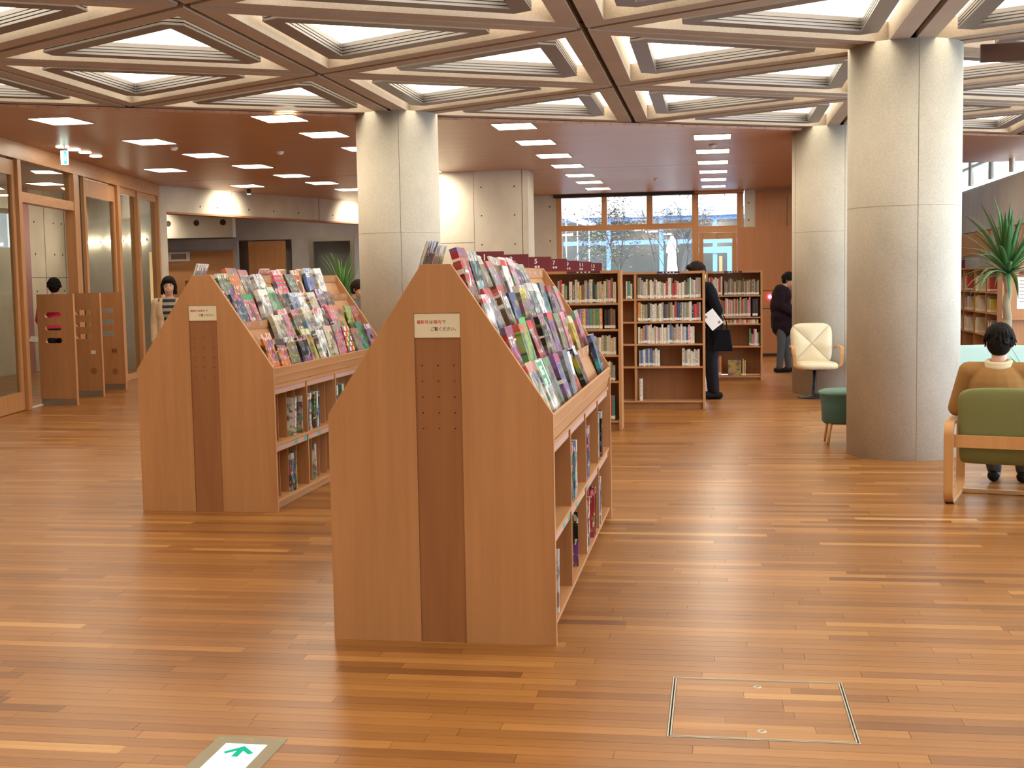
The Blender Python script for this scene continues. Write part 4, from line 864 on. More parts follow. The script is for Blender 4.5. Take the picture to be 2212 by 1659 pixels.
# ------------------------------------------------------------------ seats
mat('cream_vinyl', (.70, .60, .40), .45); mat('green_cloth', (.19, .20, .07), .85); mat('ottoman_green', (.06, .13, .105), .8); mat('ottoman_top', (.11, .21, .17), .8); mat('pale_blue', (.42, .58, .55), .8); mat('cloth_seam', (.42, .35, .22), .8)
def se(t, a, b, p=4.0):
    c, s_ = math.cos(t), math.sin(t); return (a * math.copysign(abs(c) ** (2 / p), c), b * math.copysign(abs(s_) ** (2 / p), s_))
def pad(w_, h, t, puff, p=5.0, xs=False, n=48, rings=10, taper=0.0):
    """upholstered pad standing in the xz plane, front towards -y, base at z=0"""
    mb = MB(); vs = []; fs = []
    def P(r, k):
        x, z = se(2 * PI * k / n, 1, 1, p); x *= r; z *= r
        d = puff * (1 - r ** 4)
        if xs: u = abs(abs(x) - abs(z)); d *= (.35 + .65 * min(1, u * 2.6))
        wx = w_ / 2 * (1 + taper * z)
        return x * wx, z * h / 2 + h / 2, d
    for side in (-1, 1):
        base = len(vs); vs.append((0, side * (t / 2 + (P(.001, 0)[2] if side < 0 else puff * .5)), h / 2))
        for i in range(1, rings + 1):
            for k in range(n): x, z, d = P(i / rings, k); vs.append((x, side * (t / 2 + (d if side < 0 else puff * .5 * (1 - (i / rings) ** 4))) * (1 if i < rings else .55), z))
        for k in range(n):
            f = (base, base + 1 + k, base + 1 + (k + 1) % n); fs.append(f if side < 0 else f[::-1])
            for i in range(rings - 1):
                a = base + 1 + i * n; f = (a + k, a + n + k, a + n + (k + 1) % n, a + (k + 1) % n); fs.append(f if side < 0 else f[::-1])
    o1 = 1 + (rings - 1) * n; o2 = 1 + rings * n + 1 + (rings - 1) * n
    for k in range(n): fs.append((o1 + k, o2 + k, o2 + (k + 1) % n, o1 + (k + 1) % n))
    return mb.add(vs, fs)
def swivel(loc, rz, label):
    C = thing('swivel_chair', label, 'chair', loc, rz)
    MB().lathe([(.0, .0), (.21, .0), (.215, .008), (.19, .02), (.05, .035), (.032, .06), (.028, .14), (.022, .16), (.022, .355), (.0, .355)], 28).build('pedestal', 'black', C, smooth=True)
    MB().box(-.12, .12, -.12, .12, .352, .372).build('seat_plate', 'black', C)
    pad(.52, .50, .07, .02, 4).build('seat', 'cream_vinyl', C, (0, -.30, .41), (-PI / 2, 0, 0), smooth=True)
    b = pad(.52, .53, .05, .035, 4.5, True, taper=.04).build('backrest', 'cream_vinyl', C, (0, .17, .41), (-.16, 0, 0), smooth=True)
    sm = MB()
    for s in (-1, 1):
        sm.tube([(s * .235 * k, -.033 - .010 * (1 - k ** 4), .265 + .24 * k) for k in (.98, .7, .4, .15, 0)] + [(s * .235 * k, -.033 - .010 * (1 - k ** 4), .265 + .24 * k) for k in (-.15, -.4, -.7, -.98)], .0022, 5)
    sm.build('seam', 'cloth_seam', b)
    for s in (-1, 1):
        MB().strip([(s * .27, .14, .63), (s * .295, .04, .65), (s * .30, -.14, .648), (s * .30, -.20, .625), (s * .295, -.215, .56), (s * .285, -.205, .42), (s * .20, -.20, .372)], .042, .022, (1, 0, 0)).build('arm', 'chair_wood', C, bev=.004)
    return C
swivel((1.225, 16.28, 0), .12, 'cream upholstered swivel chair with wooden arms standing clear of the columns'); swivel((2.02, 16.35, 0), -.1, 'cream swivel chair mostly hidden behind the thick round column')
# ottoman
ot = thing('ottoman', 'dark green upholstered ottoman on tapered wooden legs', 'ottoman', (1.185, 11.82, 0))
ol = [se(2 * PI * k / 40, 1, 1, 3) for k in range(40)]
mb = MB(); prof = [(.215, .195), (.228, .21), (.236, .36), (.252, .455), (.256, .462)]
for i, (r_, z) in enumerate(prof): mb.v += [(x * r_ * 1.0, y * r_ * .92, z) for x, y in ol]
for i in range(len(prof) - 1):
    for k in range(40): mb.f.append((i * 40 + k, i * 40 + (k + 1) % 40, (i + 1) * 40 + (k + 1) % 40, (i + 1) * 40 + k)); mb.mi.append(0)
mb.f.append(tuple(range(39, -1, -1))); mb.mi.append(0); mb.f.append(tuple(range(160, 200))); mb.mi.append(0)
mb.build('body', 'ottoman_green', ot, smooth=True)
mb = MB(); prof = [(.257, .462), (.262, .472), (.256, .485), (.22, .497), (.1, .503), (.02, .504)]
for i, (r_, z) in enumerate(prof): mb.v += [(x * r_, y * r_ * .92, z) for x, y in ol]
for i in range(len(prof) - 1):
    for k in range(40): mb.f.append((i * 40 + k, i * 40 + (k + 1) % 40, (i + 1) * 40 + (k + 1) % 40, (i + 1) * 40 + k)); mb.mi.append(0)
mb.f.append(tuple(range(200, 240))); mb.mi.append(0); mb.build('cushion', 'ottoman_top', ot, smooth=True)
for sx_, sy_ in ((-1, -1), (1, -1), (1, 1), (-1, 1)): MB().cyl((sx_ * .165, sy_ * .15, .20), (sx_ * .19, sy_ * .17, 0), .020, .011, 14).build('leg', 'chair_wood', ot, smooth=True)
# loop-frame armchairs (local front is +y)
def loop(x, l, h, r=.085, n=12):
    pts = []
    for cx, cz, a0 in ((l - r, h - r, 0), (r, h - r, 90), (r, r, 180), (l - r, r, 270)):
        for i in range(n): a = math.radians(a0 + 90 * i / (n - 1)); pts.append((x, cx + r * math.cos(a), cz + r * math.sin(a)))
    pts.append(pts[0]); return pts
def armchair(name, label, loc, rz, wd, cloth, loop_len=.66):
    A = thing(name, label, 'armchair' if wd < 1 else 'sofa', loc, rz)
    for s in (-1, 1): MB().strip([(p[0], p[1], p[2] + .013) for p in loop(s * wd / 2, loop_len, .535)], .062, .026, (1, 0, 0)).build('side_frame', 'chair_wood', A, bev=.003)
    MB().bar((-wd / 2, .045, .425), (wd / 2, .045, .425), .024, .085).build('back_rail', 'chair_wood', A, bev=.003)
    MB().bar((-wd / 2 + .03, loop_len - .12, .018), (wd / 2 - .03, loop_len - .12, .018), .05, .024).build('floor_rail', 'chair_wood', A)
    MB().bar((-wd / 2, loop_len - .08, .30), (wd / 2, loop_len - .08, .30), .024, .07).build('front_rail', 'chair_wood', A)
    # one bent cushion: back turning into the seat
    pts = [(.0, .795), (.012, .80), (.030, .76), (.085, .56), (.135, .40), (.19, .35), (.30, .345), (.60, .385), (.70, .40)]
    n = len(pts); cw = wd - .09; vs = []; fs = []; th = .075
    prof = []
    sp = [Vector((0, a, b)) for a, b in [(.015, .795), (.04, .70), (.085, .55), (.12, .40), (.145, .33), (.20, .285), (.31, .28), (.50, .325), (.68, .375)]]
    mb = MB(); K = 14
    for i, p in enumerate(sp):
        d = (sp[min(i + 1, len(sp) - 1)] - sp[max(0, i - 1)]).normalized(); nr = Vector((0, -d.z, d.y)); 
        end = .55 if i in (0, len(sp) - 1) else 1.0
        for k in range(K):
            a, b = se(2 * PI * k / K + PI / K, cw / 2 * (.96 if end < 1 else 1), th / 2 * end, 6); mb.v.append(tuple(p + Vector((a, 0, 0)) + nr * b))
    for i in range(len(sp) - 1):
        for k in range(K): mb.f.append((i * K + k, i * K + (k + 1) % K, (i + 1) * K + (k + 1) % K, (i + 1) * K + k)); mb.mi.append(0)
    mb.f.append(tuple(range(K - 1, -1, -1))); mb.f.append(tuple(range((len(sp) - 1) * K, len(sp) * K))); mb.mi += [0, 0]
    c = mb.build('cushion', cloth, A, smooth=True); s_ = c.modifiers.new('smooth', 'SUBSURF'); s_.levels = 1; s_.render_levels = 2
    return A
gx, gy, ga = 1.526, 8.685, -.30
ch_w = .66; ctr = Vector((gx, gy)) + Matrix.Rotation(ga, 2) @ Vector((ch_w / 2, 0))
armchair('armchair', 'olive green armchair with bent wooden loop frame and a person in it', (ctr.x, ctr.y, 0), ga, ch_w, 'green_cloth')
sf = armchair('sofa', 'pale blue sofa with wooden loop arms facing the green armchair', (2.72, 13.75, 0), PI, 1.5, 'pale_blue')

# ------------------------------------------------------------------ plants
mat('leaf_green', (.055, .165, .045), .38); mat('leaf_pale', (.10, .26, .05), .45); mat('trunk', (.30, .25, .16), .9); mat('pot_dark', (.05, .045, .04), .6); mat('soil', (.04, .025, .015), .95)
def blade(L_, w_, droop, fold=.25, n=8):
    mb = MB(); vs = []
    for i in range(n + 1):
        t = i / n; ang = droop * t * t; x = 0; 
        r_ = L_ * t; px_ = r_ * math.cos(0); w2 = w_ / 2 * math.sin(PI * min(1, .25 + .75 * t)) ** .8 if t > .0 else w_ * .35
        if i == n: w2 = .0008
        z = r_ * math.cos(ang); xx = r_ * math.sin(ang)
        vs += [(xx, -w2, z), (xx - w2 * fold, 0, z + w2 * fold * math.sin(ang)), (xx, w2, z), (xx + .0012, 0, z)]
    fs = []
    for i in range(n):
        a = i * 4
        for k in range(4): fs.append((a + k, a + (k + 1) % 4, a + 4 + (k + 1) % 4, a + 4 + k))
    fs += [(3, 2, 1, 0), (n * 4, n * 4 + 1, n * 4 + 2, n * 4 + 3)]
    return mb.add(vs, fs)
BL = [blade(l, w_, d).mesh('leaf', 'leaf_green', True) for l, w_, d in ((.74, .066, .10), (.74, .07, .2), (.70, .066, .35), (.64, .06, .55))]
BG = [blade(l, w_, d).mesh('leaf', 'leaf_pale', True) for l, w_, d in ((.70, .030, .2), (.64, .028, .45), (.55, .028, .7))]
rp = random.Random(4)
def crown(parent, c, n, meshes, lo, hi, sc=1.0):
    for i in range(n):
        u = i / n; el = lo + (hi - lo) * (u ** .8); az = i * 2.39996 + rp.uniform(-.3, .3)
        mi_ = min(len(meshes) - 1, int((1 - u) * len(meshes)))
        o = put('leaf', meshes[mi_], parent, (c[0] + .02 * math.cos(az), c[1] + .02 * math.sin(az), c[2] + .10 * u), (0, PI / 2 - el, az)); s_ = sc * rp.uniform(.8, 1.1); o.scale = (s_, s_, s_)
def pot(parent, r_, h): MB().lathe([(.0, 0), (r_ * .75, 0), (r_ * .95, h), (r_, h), (r_, h + .02), (r_ * .88, h + .02), (r_ * .86, h - .03), (0, h - .03)], 24).build('pot', 'pot_dark', parent, smooth=False)
yu = thing('yucca', 'tall yucca with one thick pale trunk behind the pale blue sofa', 'potted plant', (3.20, 14.75, 0)); pot(yu, .22, .36)
tp = []; rs = []
for i in range(26): z = .30 + 1.26 * i / 25; tp.append((.012 * math.sin(i), .01 * math.cos(i * 1.3), z)); rs.append(.052 + .004 * (i % 2) - .0006 * i)
MB().tube(tp, .05, 14, rs).build('trunk', 'trunk', yu); crown(yu, (0, 0, 1.50), 58, BL, -.02, 1.5, 1.0)
sp_ = thing('small_yucca', 'low leafy yucca shoot in a pot in front of the pale blue sofa', 'potted plant', (2.66, 11.25, 0)); pot(sp_, .15, .25); MB().tube([(0, 0, .2), (0, 0, .52)], .025, 10).build('trunk', 'trunk', sp_); crown(sp_, (0, 0, .48), 22, BL, -.1, 1.5, .62)
pg_ = thing('grass_plant', 'bushy bright green grass plant in a tall planter before the reading room', 'potted plant', (-5.14, 17.0, 0)); MB().lathe([(.0, 0), (.16, 0), (.20, 1.2), (.21, 1.22), (.18, 1.22), (.17, 1.15), (0, 1.15)], 24).build('planter', 'pot_dark', pg_); crown(pg_, (0, 0, 1.16), 90, BG, .55, 1.55, 1.0)

# ------------------------------------------------------------------ slotted gate panels at the entrance
def pill(cx, cz, w_, h, n=10):
    r_ = h / 2; pts = [(cx + w_ / 2 - r_ + r_ * math.cos(a), cz + r_ * math.sin(a)) for a in [-PI / 2 + PI * i / n for i in range(n + 1)]]
    return pts + [(cx - w_ / 2 + r_ + r_ * math.cos(a), cz + r_ * math.sin(a)) for a in [PI / 2 + PI * i / n for i in range(n + 1)]]
def rect_ring(cx, cz, x0, x1, z0, z1, pts):
    out = []
    for (x, z) in pts:
        dx, dz = x - cx, z - cz; k = min(((x1 - cx) / dx) if dx > 1e-9 else ((x0 - cx) / dx) if dx < -1e-9 else 1e9, ((z1 - cz) / dz) if dz > 1e-9 else ((z0 - cz) / dz) if dz < -1e-9 else 1e9)
        out.append((cx + dx * k, cz + dz * k))
    return out
def gate(loc, w_, label, extra):
    Gt = thing('gate_panel', label, 'gate panel', loc); t = .042; mb = MB(); cx = w_ * .44; zs = (.86, 1.03, 1.20)
    mb.box(0, w_, 0, t, .085, zs[0] - .06); mb.box(0, w_, 0, t, zs[2] + .06, 1.475)
    for i in (0, 1): mb.box(0, w_, 0, t, zs[i] + .06, zs[i + 1] - .06)
    for z in zs:
        inn = pill(cx, z, .235, .072); out = rect_ring(cx, z, 0, w_, z - .06, z + .06, inn); r_ = MB().ring(out, inn, 0, t)
        mb.add([(x, zz, y) for x, y, zz in r_.v], [tuple(reversed(f)) for f in r_.f])
        for sx_, sz_ in ((0, -1), (w_, -1), (0, 1), (w_, 1)):   # corner fillers of the slot cell
            c0 = (sx_, z + sz_ * .06); near_ = sorted(out, key=lambda p: (p[0] - c0[0]) ** 2 + (p[1] - c0[1]) ** 2)
            a = next((p for p in near_ if abs(p[0] - c0[0]) < 1e-6), None); b = next((p for p in near_ if abs(p[1] - c0[1]) < 1e-6), None)
            if a and b: mb.prism([c0, a, b], 0, t, 'y')
    mb.build('board', 'wood_z', Gt); MB().box(w_, w_ + .014, -.002, t + .002, .0, 1.477).build('edge_strip', 'frame_z', Gt); MB().box(.004, w_ - .004, .004, t - .004, 0, .085).build('kick_plate', 'steel', Gt)
    if extra == 1: MB().box(.30, .37, -.003, 0, .61, .66).build('card', 'white_paint', Gt); MB().cyl((.335, 0, .37), (.335, -.004, .37), .045, .045, 20).build('grommet', 'wood_strip', Gt)
    if extra == 2:
        ou = MB().box(.255, .345, -.004, 0, .55, .63).build('outlet', 'wood_strip', Gt); MB().box(.272, .285, -.006, -.004, .575, .605).box(.312, .325, -.006, -.004, .575, .605).build('socket', 'black', ou); MB().cyl((.30, 0, .28), (.30, -.004, .28), .045, .045, 20).build('grommet', 'wood_strip', Gt)
gate((-8.902, 15.51, 0), .505, 'slotted wooden gate panel at the open entrance doorway, plain below its slots', 0)
gate((-9.10, 16.73, 0), .45, 'slotted wooden gate panel with a small white card', 1)
gate((-9.32, 17.87, 0), .45, 'slotted wooden gate panel with a socket outlet, by the glazed door leaf', 2)

# ------------------------------------------------------------------ wall bookshelf on the gallery side, poster panel
wbk = bookcase('long wooden wall bookshelf carrying the number 23 sign', -3.0, 3.0, 0, .30, 1.62, [1.22, .885, .52, .10], bays=(-2.05, -1.1, -.15, .8, 1.75))
wbk.location = (4.34, 22.4, 0); wbk.rotation_euler = (0, 0, -PI / 2)
for rn, z in (('top', 1.22), ('second', .885), ('third', .52)):
    for cell in range(5):
        yb = 25.36 - cell * .95 - .035
        for j in range(rb.choice((3, 4, 5))):
            t = rb.uniform(.05, .075); c = rb.choices(CREAMY, CW)[0]; h = rb.uniform(.20, .27)
            o = book(4.355, yb - t / 2, z + .0005, t, h, .16, c, 'thick %s book on the %s shelf of the long wall bookshelf' % (c, rn), 'books on the %s shelf of the long wall bookshelf' % rn); o.rotation_euler = (0, 0, -PI / 2); yb -= t + .004
s = thing('shelf_sign', 'maroon shelf sign with white number 23 on the long wall bookshelf', 'sign', (4.42, 24.6, 1.6205)); MB().box(-.16, .16, 0, .012, 0, .19).build('board', 'maroon', s); text('23', .10, 'ink_white', s, (-.06, -.0012, .085), (PI / 2, 0, 0)); MB().box(-.06, -.02, -.001, 0, .03, .06).box(.0, .04, -.001, 0, .03, .06).build('subtitle', 'ink_white', s)
pp = thing('poster_panel', 'wooden end panel of a bookcase with a poster and ledge', 'panel', (4.0, 17.2, 0)); MB().box(-.33, .40, 0, .30, 0, 1.66).build('panel', 'wood_z', pp); MB().box(-.33, .40, -.10, 0, .92, .945).build('ledge', 'wood_x', pp)
mat('poster_white', (.72, .74, .72), .6); po2 = MB().box(-.15, .28, -.003, 0, 1.06, 1.47).build('poster', 'poster_white', pp); MB().box(-.06, .30, -.004, -.003, 1.30, 1.42).build('print', 'ink_black', po2) if False else None
mb = MB()
for i in range(7): mb.box(-.12, .14 - .03 * (i % 3), -.0036, -.003, 1.42 - i * .045, 1.427 - i * .045)
mb.build('print_lines', 'mauve', po2); MB().box(-.12, .28, -.004, 0, 1.50, 1.56).build('header_plate', 'maroon', pp)

# ------------------------------------------------------------------ people
mat('skin', (.60, .36, .24), .5); mat('hair', (.008, .006, .005), .75, spec=.15); mat('hair_brown', (.022, .012, .008), .75, spec=.15); mat('eye_white', (.7, .68, .65), .3); mat('lip', (.50, .12, .10), .4); mat('teeth', (.8, .77, .7), .3)
mat('cardigan', (.52, .38, .24), .9); mat('black_coat', (.006, .006, .008), .75, spec=.1); mat('jeans', (.085, .09, .10), .85, spec=.1); mat('camel', (.32, .17, .06), .9, spec=.1); mat('fleece', (.62, .52, .34), .95); mat('red_shirt', (.55, .02, .06), .7); mat('trouser_black', (.018, .018, .022), .8, spec=.1); mat('grey_coat', (.12, .115, .105), .85); mat('shoe', (.012, .010, .010), .5, spec=.1); mat('plum_coat', (.018, .010, .013), .8, spec=.1)
m = mat('striped', (.1, .1, .1), .85); sx = N(m, 'ShaderNodeSeparateXYZ'); tcs = N(m, 'ShaderNodeTexCoord'); L(m, tcs.outputs['Object'], sx.inputs[0]); fr2 = N(m, 'ShaderNodeMath', operation='FRACT'); ml = N(m, 'ShaderNodeMath', operation='MULTIPLY', i_1=13.0); L(m, sx.outputs[2], ml.inputs[0]); L(m, ml.outputs[0], fr2.inputs[0])
rs_ = ramp(m, [(0, (.02, .02, .022)), (.5, (.30, .28, .22))], 'CONSTANT'); L(m, fr2.outputs[0], rs_.inputs[0]); L(m, rs_.outputs[0], bsdf(m).inputs['Base Color'])
def cap(mb, a, b, r0, r1):
    a, b = Vector(a), Vector(b); n = 12
    mb.cyl(a, b, r0, r1, n); mb.ell(a, (r0, r0, r0), n, 6); mb.ell(b, (r1, r1, r1), n, 6)
def skinmesh(name, mb, m_, parent, voxel=.008, it=4, tagf=None):
    o = mb.build(name, m_, None); r_ = o.modifiers.new('r', 'REMESH'); r_.mode = 'VOXEL'; r_.voxel_size = voxel
    s_ = o.modifiers.new('s', 'SMOOTH'); s_.iterations = it; s_.factor = .5
    dg = bpy.context.evaluated_depsgraph_get(); me = bpy.data.meshes.new_from_object(o.evaluated_get(dg)); old = o.data; o.modifiers.clear(); o.data = me; bpy.data.meshes.remove(old); me.name = name
    me.polygons.foreach_set('use_smooth', [True] * len(me.polygons)); o.parent = parent; return o
def hand(mb, w_, d, side, curl=.5, up=(0, 0, 1)):
    """palm and five fingers from wrist w_ along d; side = thumb direction"""
    w_ = Vector(w_); d = Vector(d).normalized(); sd = Vector(side); sd = (sd - d * sd.dot(d)).normalized(); nr = d.cross(sd)
    R = Matrix((sd, d, nr)).transposed()
    mb.ell(w_ + d * .05, (.040, .052, .017), 12, 8, R); cap(mb, w_ - d * .02, w_ + d * .02, .026, .026)
    for i, (o_, l) in enumerate(((.030, .070), (.010, .080), (-.010, .074), (-.030, .058))):
        p = w_ + d * .085 + sd * o_; q_ = p + (d * math.cos(curl * .5) + nr * math.sin(curl * .5)) * l * .5; r_ = q_ + (d * math.cos(curl * 1.5) + nr * math.sin(curl * 1.5)) * l * .5
        cap(mb, p - d * .02, q_, .0095, .0085); cap(mb, q_, r_, .0085, .007)
    p = w_ + d * .03 + sd * .032; q_ = p + (d * .6 + sd * .75 + nr * .25).normalized() * .038; r_ = q_ + (d * .9 + sd * .25 + nr * .3).normalized() * .032
    cap(mb, p - sd * .01, q_, .0115, .0095); cap(mb, q_, r_, .0095, .008)
def person(label, loc, rz, J, wear, h=1.65, hairm='hair', hair='short', face=False):
    """J: joint overrides in metres for a 1.7 m figure facing -y. wear: list of (kind, material)"""
    k = h / 1.70; root = None
    D = dict(pel=(0, 0, .95), wst=(0, 0, 1.10), chs=(0, 0, 1.28), nek=(0, .01, 1.42), hed=(0, -.02, 1.585), tilt=0.0, turn=0.0,
             shL=(.185, .0, 1.385), elL=(.225, .02, 1.11), wrL=(.22, -.06, .88), shR=(-.185, .0, 1.385), elR=(-.225, .02, 1.11), wrR=(-.22, -.06, .88),
             hiL=(.09, 0, .92), knL=(.095, -.015, .50), anL=(.10, .02, .085), hiR=(-.09, 0, .92), knR=(-.095, -.015, .50), anR=(-.10, .02, .085), hdL=(0, -.1, -1), hdR=(0, -.1, -1), ftL=(0, -1, 0), ftR=(0, -1, 0), curl=.6)
    D.update(J); V = {a: Vector(b) if isinstance(b, tuple) else b for a, b in D.items()}
    HM = Matrix.Rotation(V['turn'], 3, 'Z') @ Matrix.Rotation(V['tilt'], 3, 'X')
    def torso(mb, g, sc=1.0):
        ax = (V['chs'] - V['pel']).normalized(); R = Vector((0, 0, 1)).rotation_difference(ax).to_matrix()
        mb.ell(V['pel'], (.160 + g, .115 + g, .13 + g), 16, 10, R); mb.ell(V['wst'], (.135 + g, .10 + g, .16), 16, 10, R); mb.ell(V['chs'], (.165 + g, .112 + g, .17 + g * .4), 16, 10, R)
        cap(mb, V['shL'], V['shR'], .055 + g * .7, .055 + g * .7)
    def arms(mb, g, end=1.0):
        for s_ in 'LR':
            a, b, c = V['sh' + s_], V['el' + s_], V['wr' + s_]; c2 = b + (c - b) * end; cap(mb, a, b, .052 + g, .042 + g); cap(mb, b, c2, .041 + g, .030 + g)
    def legs(mb, g, end=1.0):
        for s_ in 'LR':
            a, b, c = V['hi' + s_], V['kn' + s_], V['an' + s_]; cap(mb, a, b, .082 + g, .058 + g); c2 = b + (c - b) * end; cap(mb, b, c2, .056 + g, .040 + g)
    B = MB(); torso(B, 0); arms(B, 0); legs(B, 0)
    cap(B, V['nek'] - Vector((0, 0, .06)), V['hed'] + HM @ Vector((0, .015, -.06)), .055, .048)
    H = V['hed']
    def hp(x, y, z): return H + HM @ Vector((x, y, z))
    B.ell(hp(0, .005, .02), (.074, .092, .10), 18, 12, HM); B.ell(hp(0, -.028, -.045), (.056, .062, .072), 16, 10, HM); B.ell(hp(0, -.095, -.022), (.013, .020, .022), 10, 8, HM); B.ell(hp(0, -.088, -.002), (.009, .014, .03), 10, 8, HM)
    for s_ in (-1, 1): B.ell(hp(s_ * .076, .01, -.01), (.010, .020, .032), 10, 8, HM); B.ell(hp(s_ * .034, -.064, -.042), (.024, .024, .024), 10, 8, HM)
    for s_ in 'LR':
        hand(B, V['wr' + s_], V['hd' + s_], (1 if s_ == 'R' else -1, -.6, 0) if abs(V['hd' + s_].z) > .6 else (0, 0, 1), V['curl'])
        a, f = V['an' + s_], V['ft' + s_]; cap(B, a + Vector((0, 0, -.045)) - f * .05, a + Vector((0, 0, -.05)) + f * .14, .038, .030)
    body = skinmesh('person', B, 'skin', None, .0075, 3); tag(body, label, 'person'); body.location = loc; body.rotation_euler = (0, 0, rz); body.scale = (k, k, k)
    hb = MB()
    if hair == 'short':
        hb.ell(hp(0, .018, .045), (.090, .101, .093), 18, 12, HM); hb.ell(hp(0, .045, -.01), (.080, .072, .085), 16, 10, HM); hb.ell(hp(0, -.055, .088), (.068, .05, .035), 14, 8, HM)
    else:
        hb.ell(hp(0, .018, .045), (.090, .100, .092), 18, 12, HM); hb.ell(hp(0, .050, -.02), (.084, .060, .115), 16, 10, HM); hb.ell(hp(0, -.064, .070), (.068, .040, .038), 14, 8, HM)
        for s_ in (-1, 1): cap(hb, hp(s_ * .074, -.015, .03), hp(s_ * .086, -.010, -.085), .024, .020)
    rh = random.Random(len(label))
    for i in range(200):
        a, e = rh.uniform(0, 2 * PI), rh.uniform(-.35, 1.4)
        d = Vector((math.cos(a) * math.cos(e), math.sin(a) * math.cos(e), math.sin(e)))
        if d.y < -.35 and e < .75: continue
        p = Vector((.086 * d.x, .018 + .098 * d.y, .04 + .092 * d.z)); q_ = p + Vector((d.x * .012 + rh.uniform(-.01, .01), d.y * .012 + rh.uniform(-.01, .01), -.035 + .01 * d.z))
        cap(hb, hp(*p), hp(*q_), .0095, .005)
    skinmesh('hair', hb, hairm, body, .004, 2)
    for kind, mm in wear:
        mb = MB(); vx = .009
        if kind == 'coat':
            torso(mb, .028); arms(mb, .020, .95); cap(mb, V['pel'] + Vector((0, 0, .0)), V['pel'] * .5 + (V['knL'] + V['knR']) * .25 + Vector((0, 0, -.0)), .15, .155)
        elif kind == 'parka':
            torso(mb, .055); arms(mb, .036, .95); mb.ell(V['wst'] + Vector((0, .02, .02)), (.20, .175, .26), 16, 10); cap(mb, V['pel'], V['pel'] * .6 + (V['knL'] + V['knR']) * .2, .185, .19); vx = .011
        elif kind == 'jacket':
            torso(mb, .024); arms(mb, .018, .95)
        elif kind == 'shirt':
            torso(mb, .008); arms(mb, .003, .25)
        elif kind == 'cardigan':   # open at the front
            for sgn in (-1, 1):
                mb.ell(V['chs'] + Vector((sgn * .095, .012, -.02)), (.085, .122, .185), 14, 10); mb.ell(V['wst'] + Vector((sgn * .090, .012, -.06)), (.080, .112, .26), 14, 10); cap(mb, V['shL' if sgn > 0 else 'shR'] - Vector((sgn * .015, 0, .01)), V['chs'] + Vector((sgn * .075, .03, .10)), .062, .052)
            mb.ell(V['chs'] + Vector((0, .05, 0)), (.15, .085, .19), 14, 10); arms(mb, .015, .95)
        elif kind == 'trousers':
            legs(mb, .014, .97); mb.ell(V['pel'], (.168, .124, .12), 16, 10)
        elif kind == 'shoes':
            for s_ in 'LR': a, f = V['an' + s_], V['ft' + s_]; cap(mb, a + Vector((0, 0, -.040)) - f * .055, a + Vector((0, 0, -.043)) + f * .155, .045, .036)
            vx = .007
        elif kind == 'collar':
            n_ = 20; c = V['nek']; pts = [c + Vector((.072 * math.cos(2 * PI * i / n_), .072 * math.sin(2 * PI * i / n_) + .012, -.005 - .012 * math.sin(2 * PI * i / n_))) for i in range(n_ + 1)]
            mb.tube(pts, .024, 10); mb.tube([p + Vector((0, 0, .022)) for p in pts], .019, 10); vx = .006
        skinmesh(kind, mb, mm, body, vx, 3)
    if face:
        for s_ in (-1, 1):
            e_ = MB().ell(hp(s_ * .031, -.083, .004), (.010, .005, .0045), 10, 6, HM).build('eye', 'eye_white', body, smooth=True); MB().ell(hp(s_ * .031, -.0885, .004), (.0058, .003, .0048), 8, 6, HM).build('iris', 'ink_black', e_)
            MB().tube([hp(s_ * .016, -.088, .022), hp(s_ * .032, -.088, .027), hp(s_ * .046, -.080, .022)], .0028, 6).build('eyebrow', hairm, body)
        mo = MB().tube([hp(-.030, -.082, -.046), hp(-.016, -.092, -.060), hp(0, -.095, -.065), hp(.016, -.092, -.060), hp(.030, -.082, -.046)], .0065, 8).build('mouth', 'lip', body, smooth=True); MB().tube([hp(-.022, -.090, -.051), hp(0, -.0985, -.060), hp(.022, -.090, -.051)], .0042, 6).build('teeth', 'teeth', mo)
    return body
# smiling woman behind the entrance-side rack
person('smiling woman with shoulder-length dark hair in beige cardigan and striped top', (-6.80, 15.0, 0), .30, dict(tilt=-.02, turn=.08, shL=(.165, .0, 1.375), shR=(-.165, .0, 1.375), elL=(.20, .02, 1.11), elR=(-.20, .02, 1.11), wrL=(.20, -.06, .88), wrR=(-.20, -.06, .88)), [('shirt', 'striped'), ('cardigan', 'cardigan'), ('trousers', 'jeans'), ('shoes', 'shoe')], 1.66, 'hair', 'long', True)
# person in red behind the gate panels, holding out a booklet
a = person('person with short black hair in a red shirt behind the slotted gate panels', (-9.47, 17.0, 0), 3.6, dict(elR=(-.25, -.02, 1.12), wrR=(-.20, -.20, 1.0), elL=(.24, -.02, 1.10), wrL=(.16, -.20, .84), hdL=(-.1, -1, .1), hdR=(.1, -1, 0), tilt=.1), [('shirt', 'red_shirt'), ('trousers', 'trouser_black'), ('shoes', 'shoe')], 1.69)
yb_ = thing('booklet', 'yellow booklet held out by the person in the red shirt', 'booklet', (-9.86, 17.14, .80)); yb_.rotation_euler = (.55, .18, .3); MB().box(-.10, .10, -.07, .07, 0, .004).build('cover', 'paper_yellow', yb_); MB().box(-.098, .098, -.068, .068, .004, .010).build('pages', 'pages', yb_)
# person standing in profile by the partition, looking down
person('person in a dark padded jacket and grey trousers looking down beside the round column', (1.03, 20.55, 0), 1.35, dict(hed=(0, -.12, 1.545), nek=(0, -.03, 1.41), tilt=.45, elL=(.235, -.02, 1.12), wrL=(.16, -.20, 1.0), elR=(-.235, -.02, 1.12), wrR=(-.14, -.22, 1.0), anL=(.10, -.10, .085), knL=(.095, -.06, .50), hdL=(-.4, -1, 0), hdR=(.4, -1, 0)), [('parka', 'plum_coat'), ('trousers', 'jeans'), ('shoes', 'shoe')], 1.62)
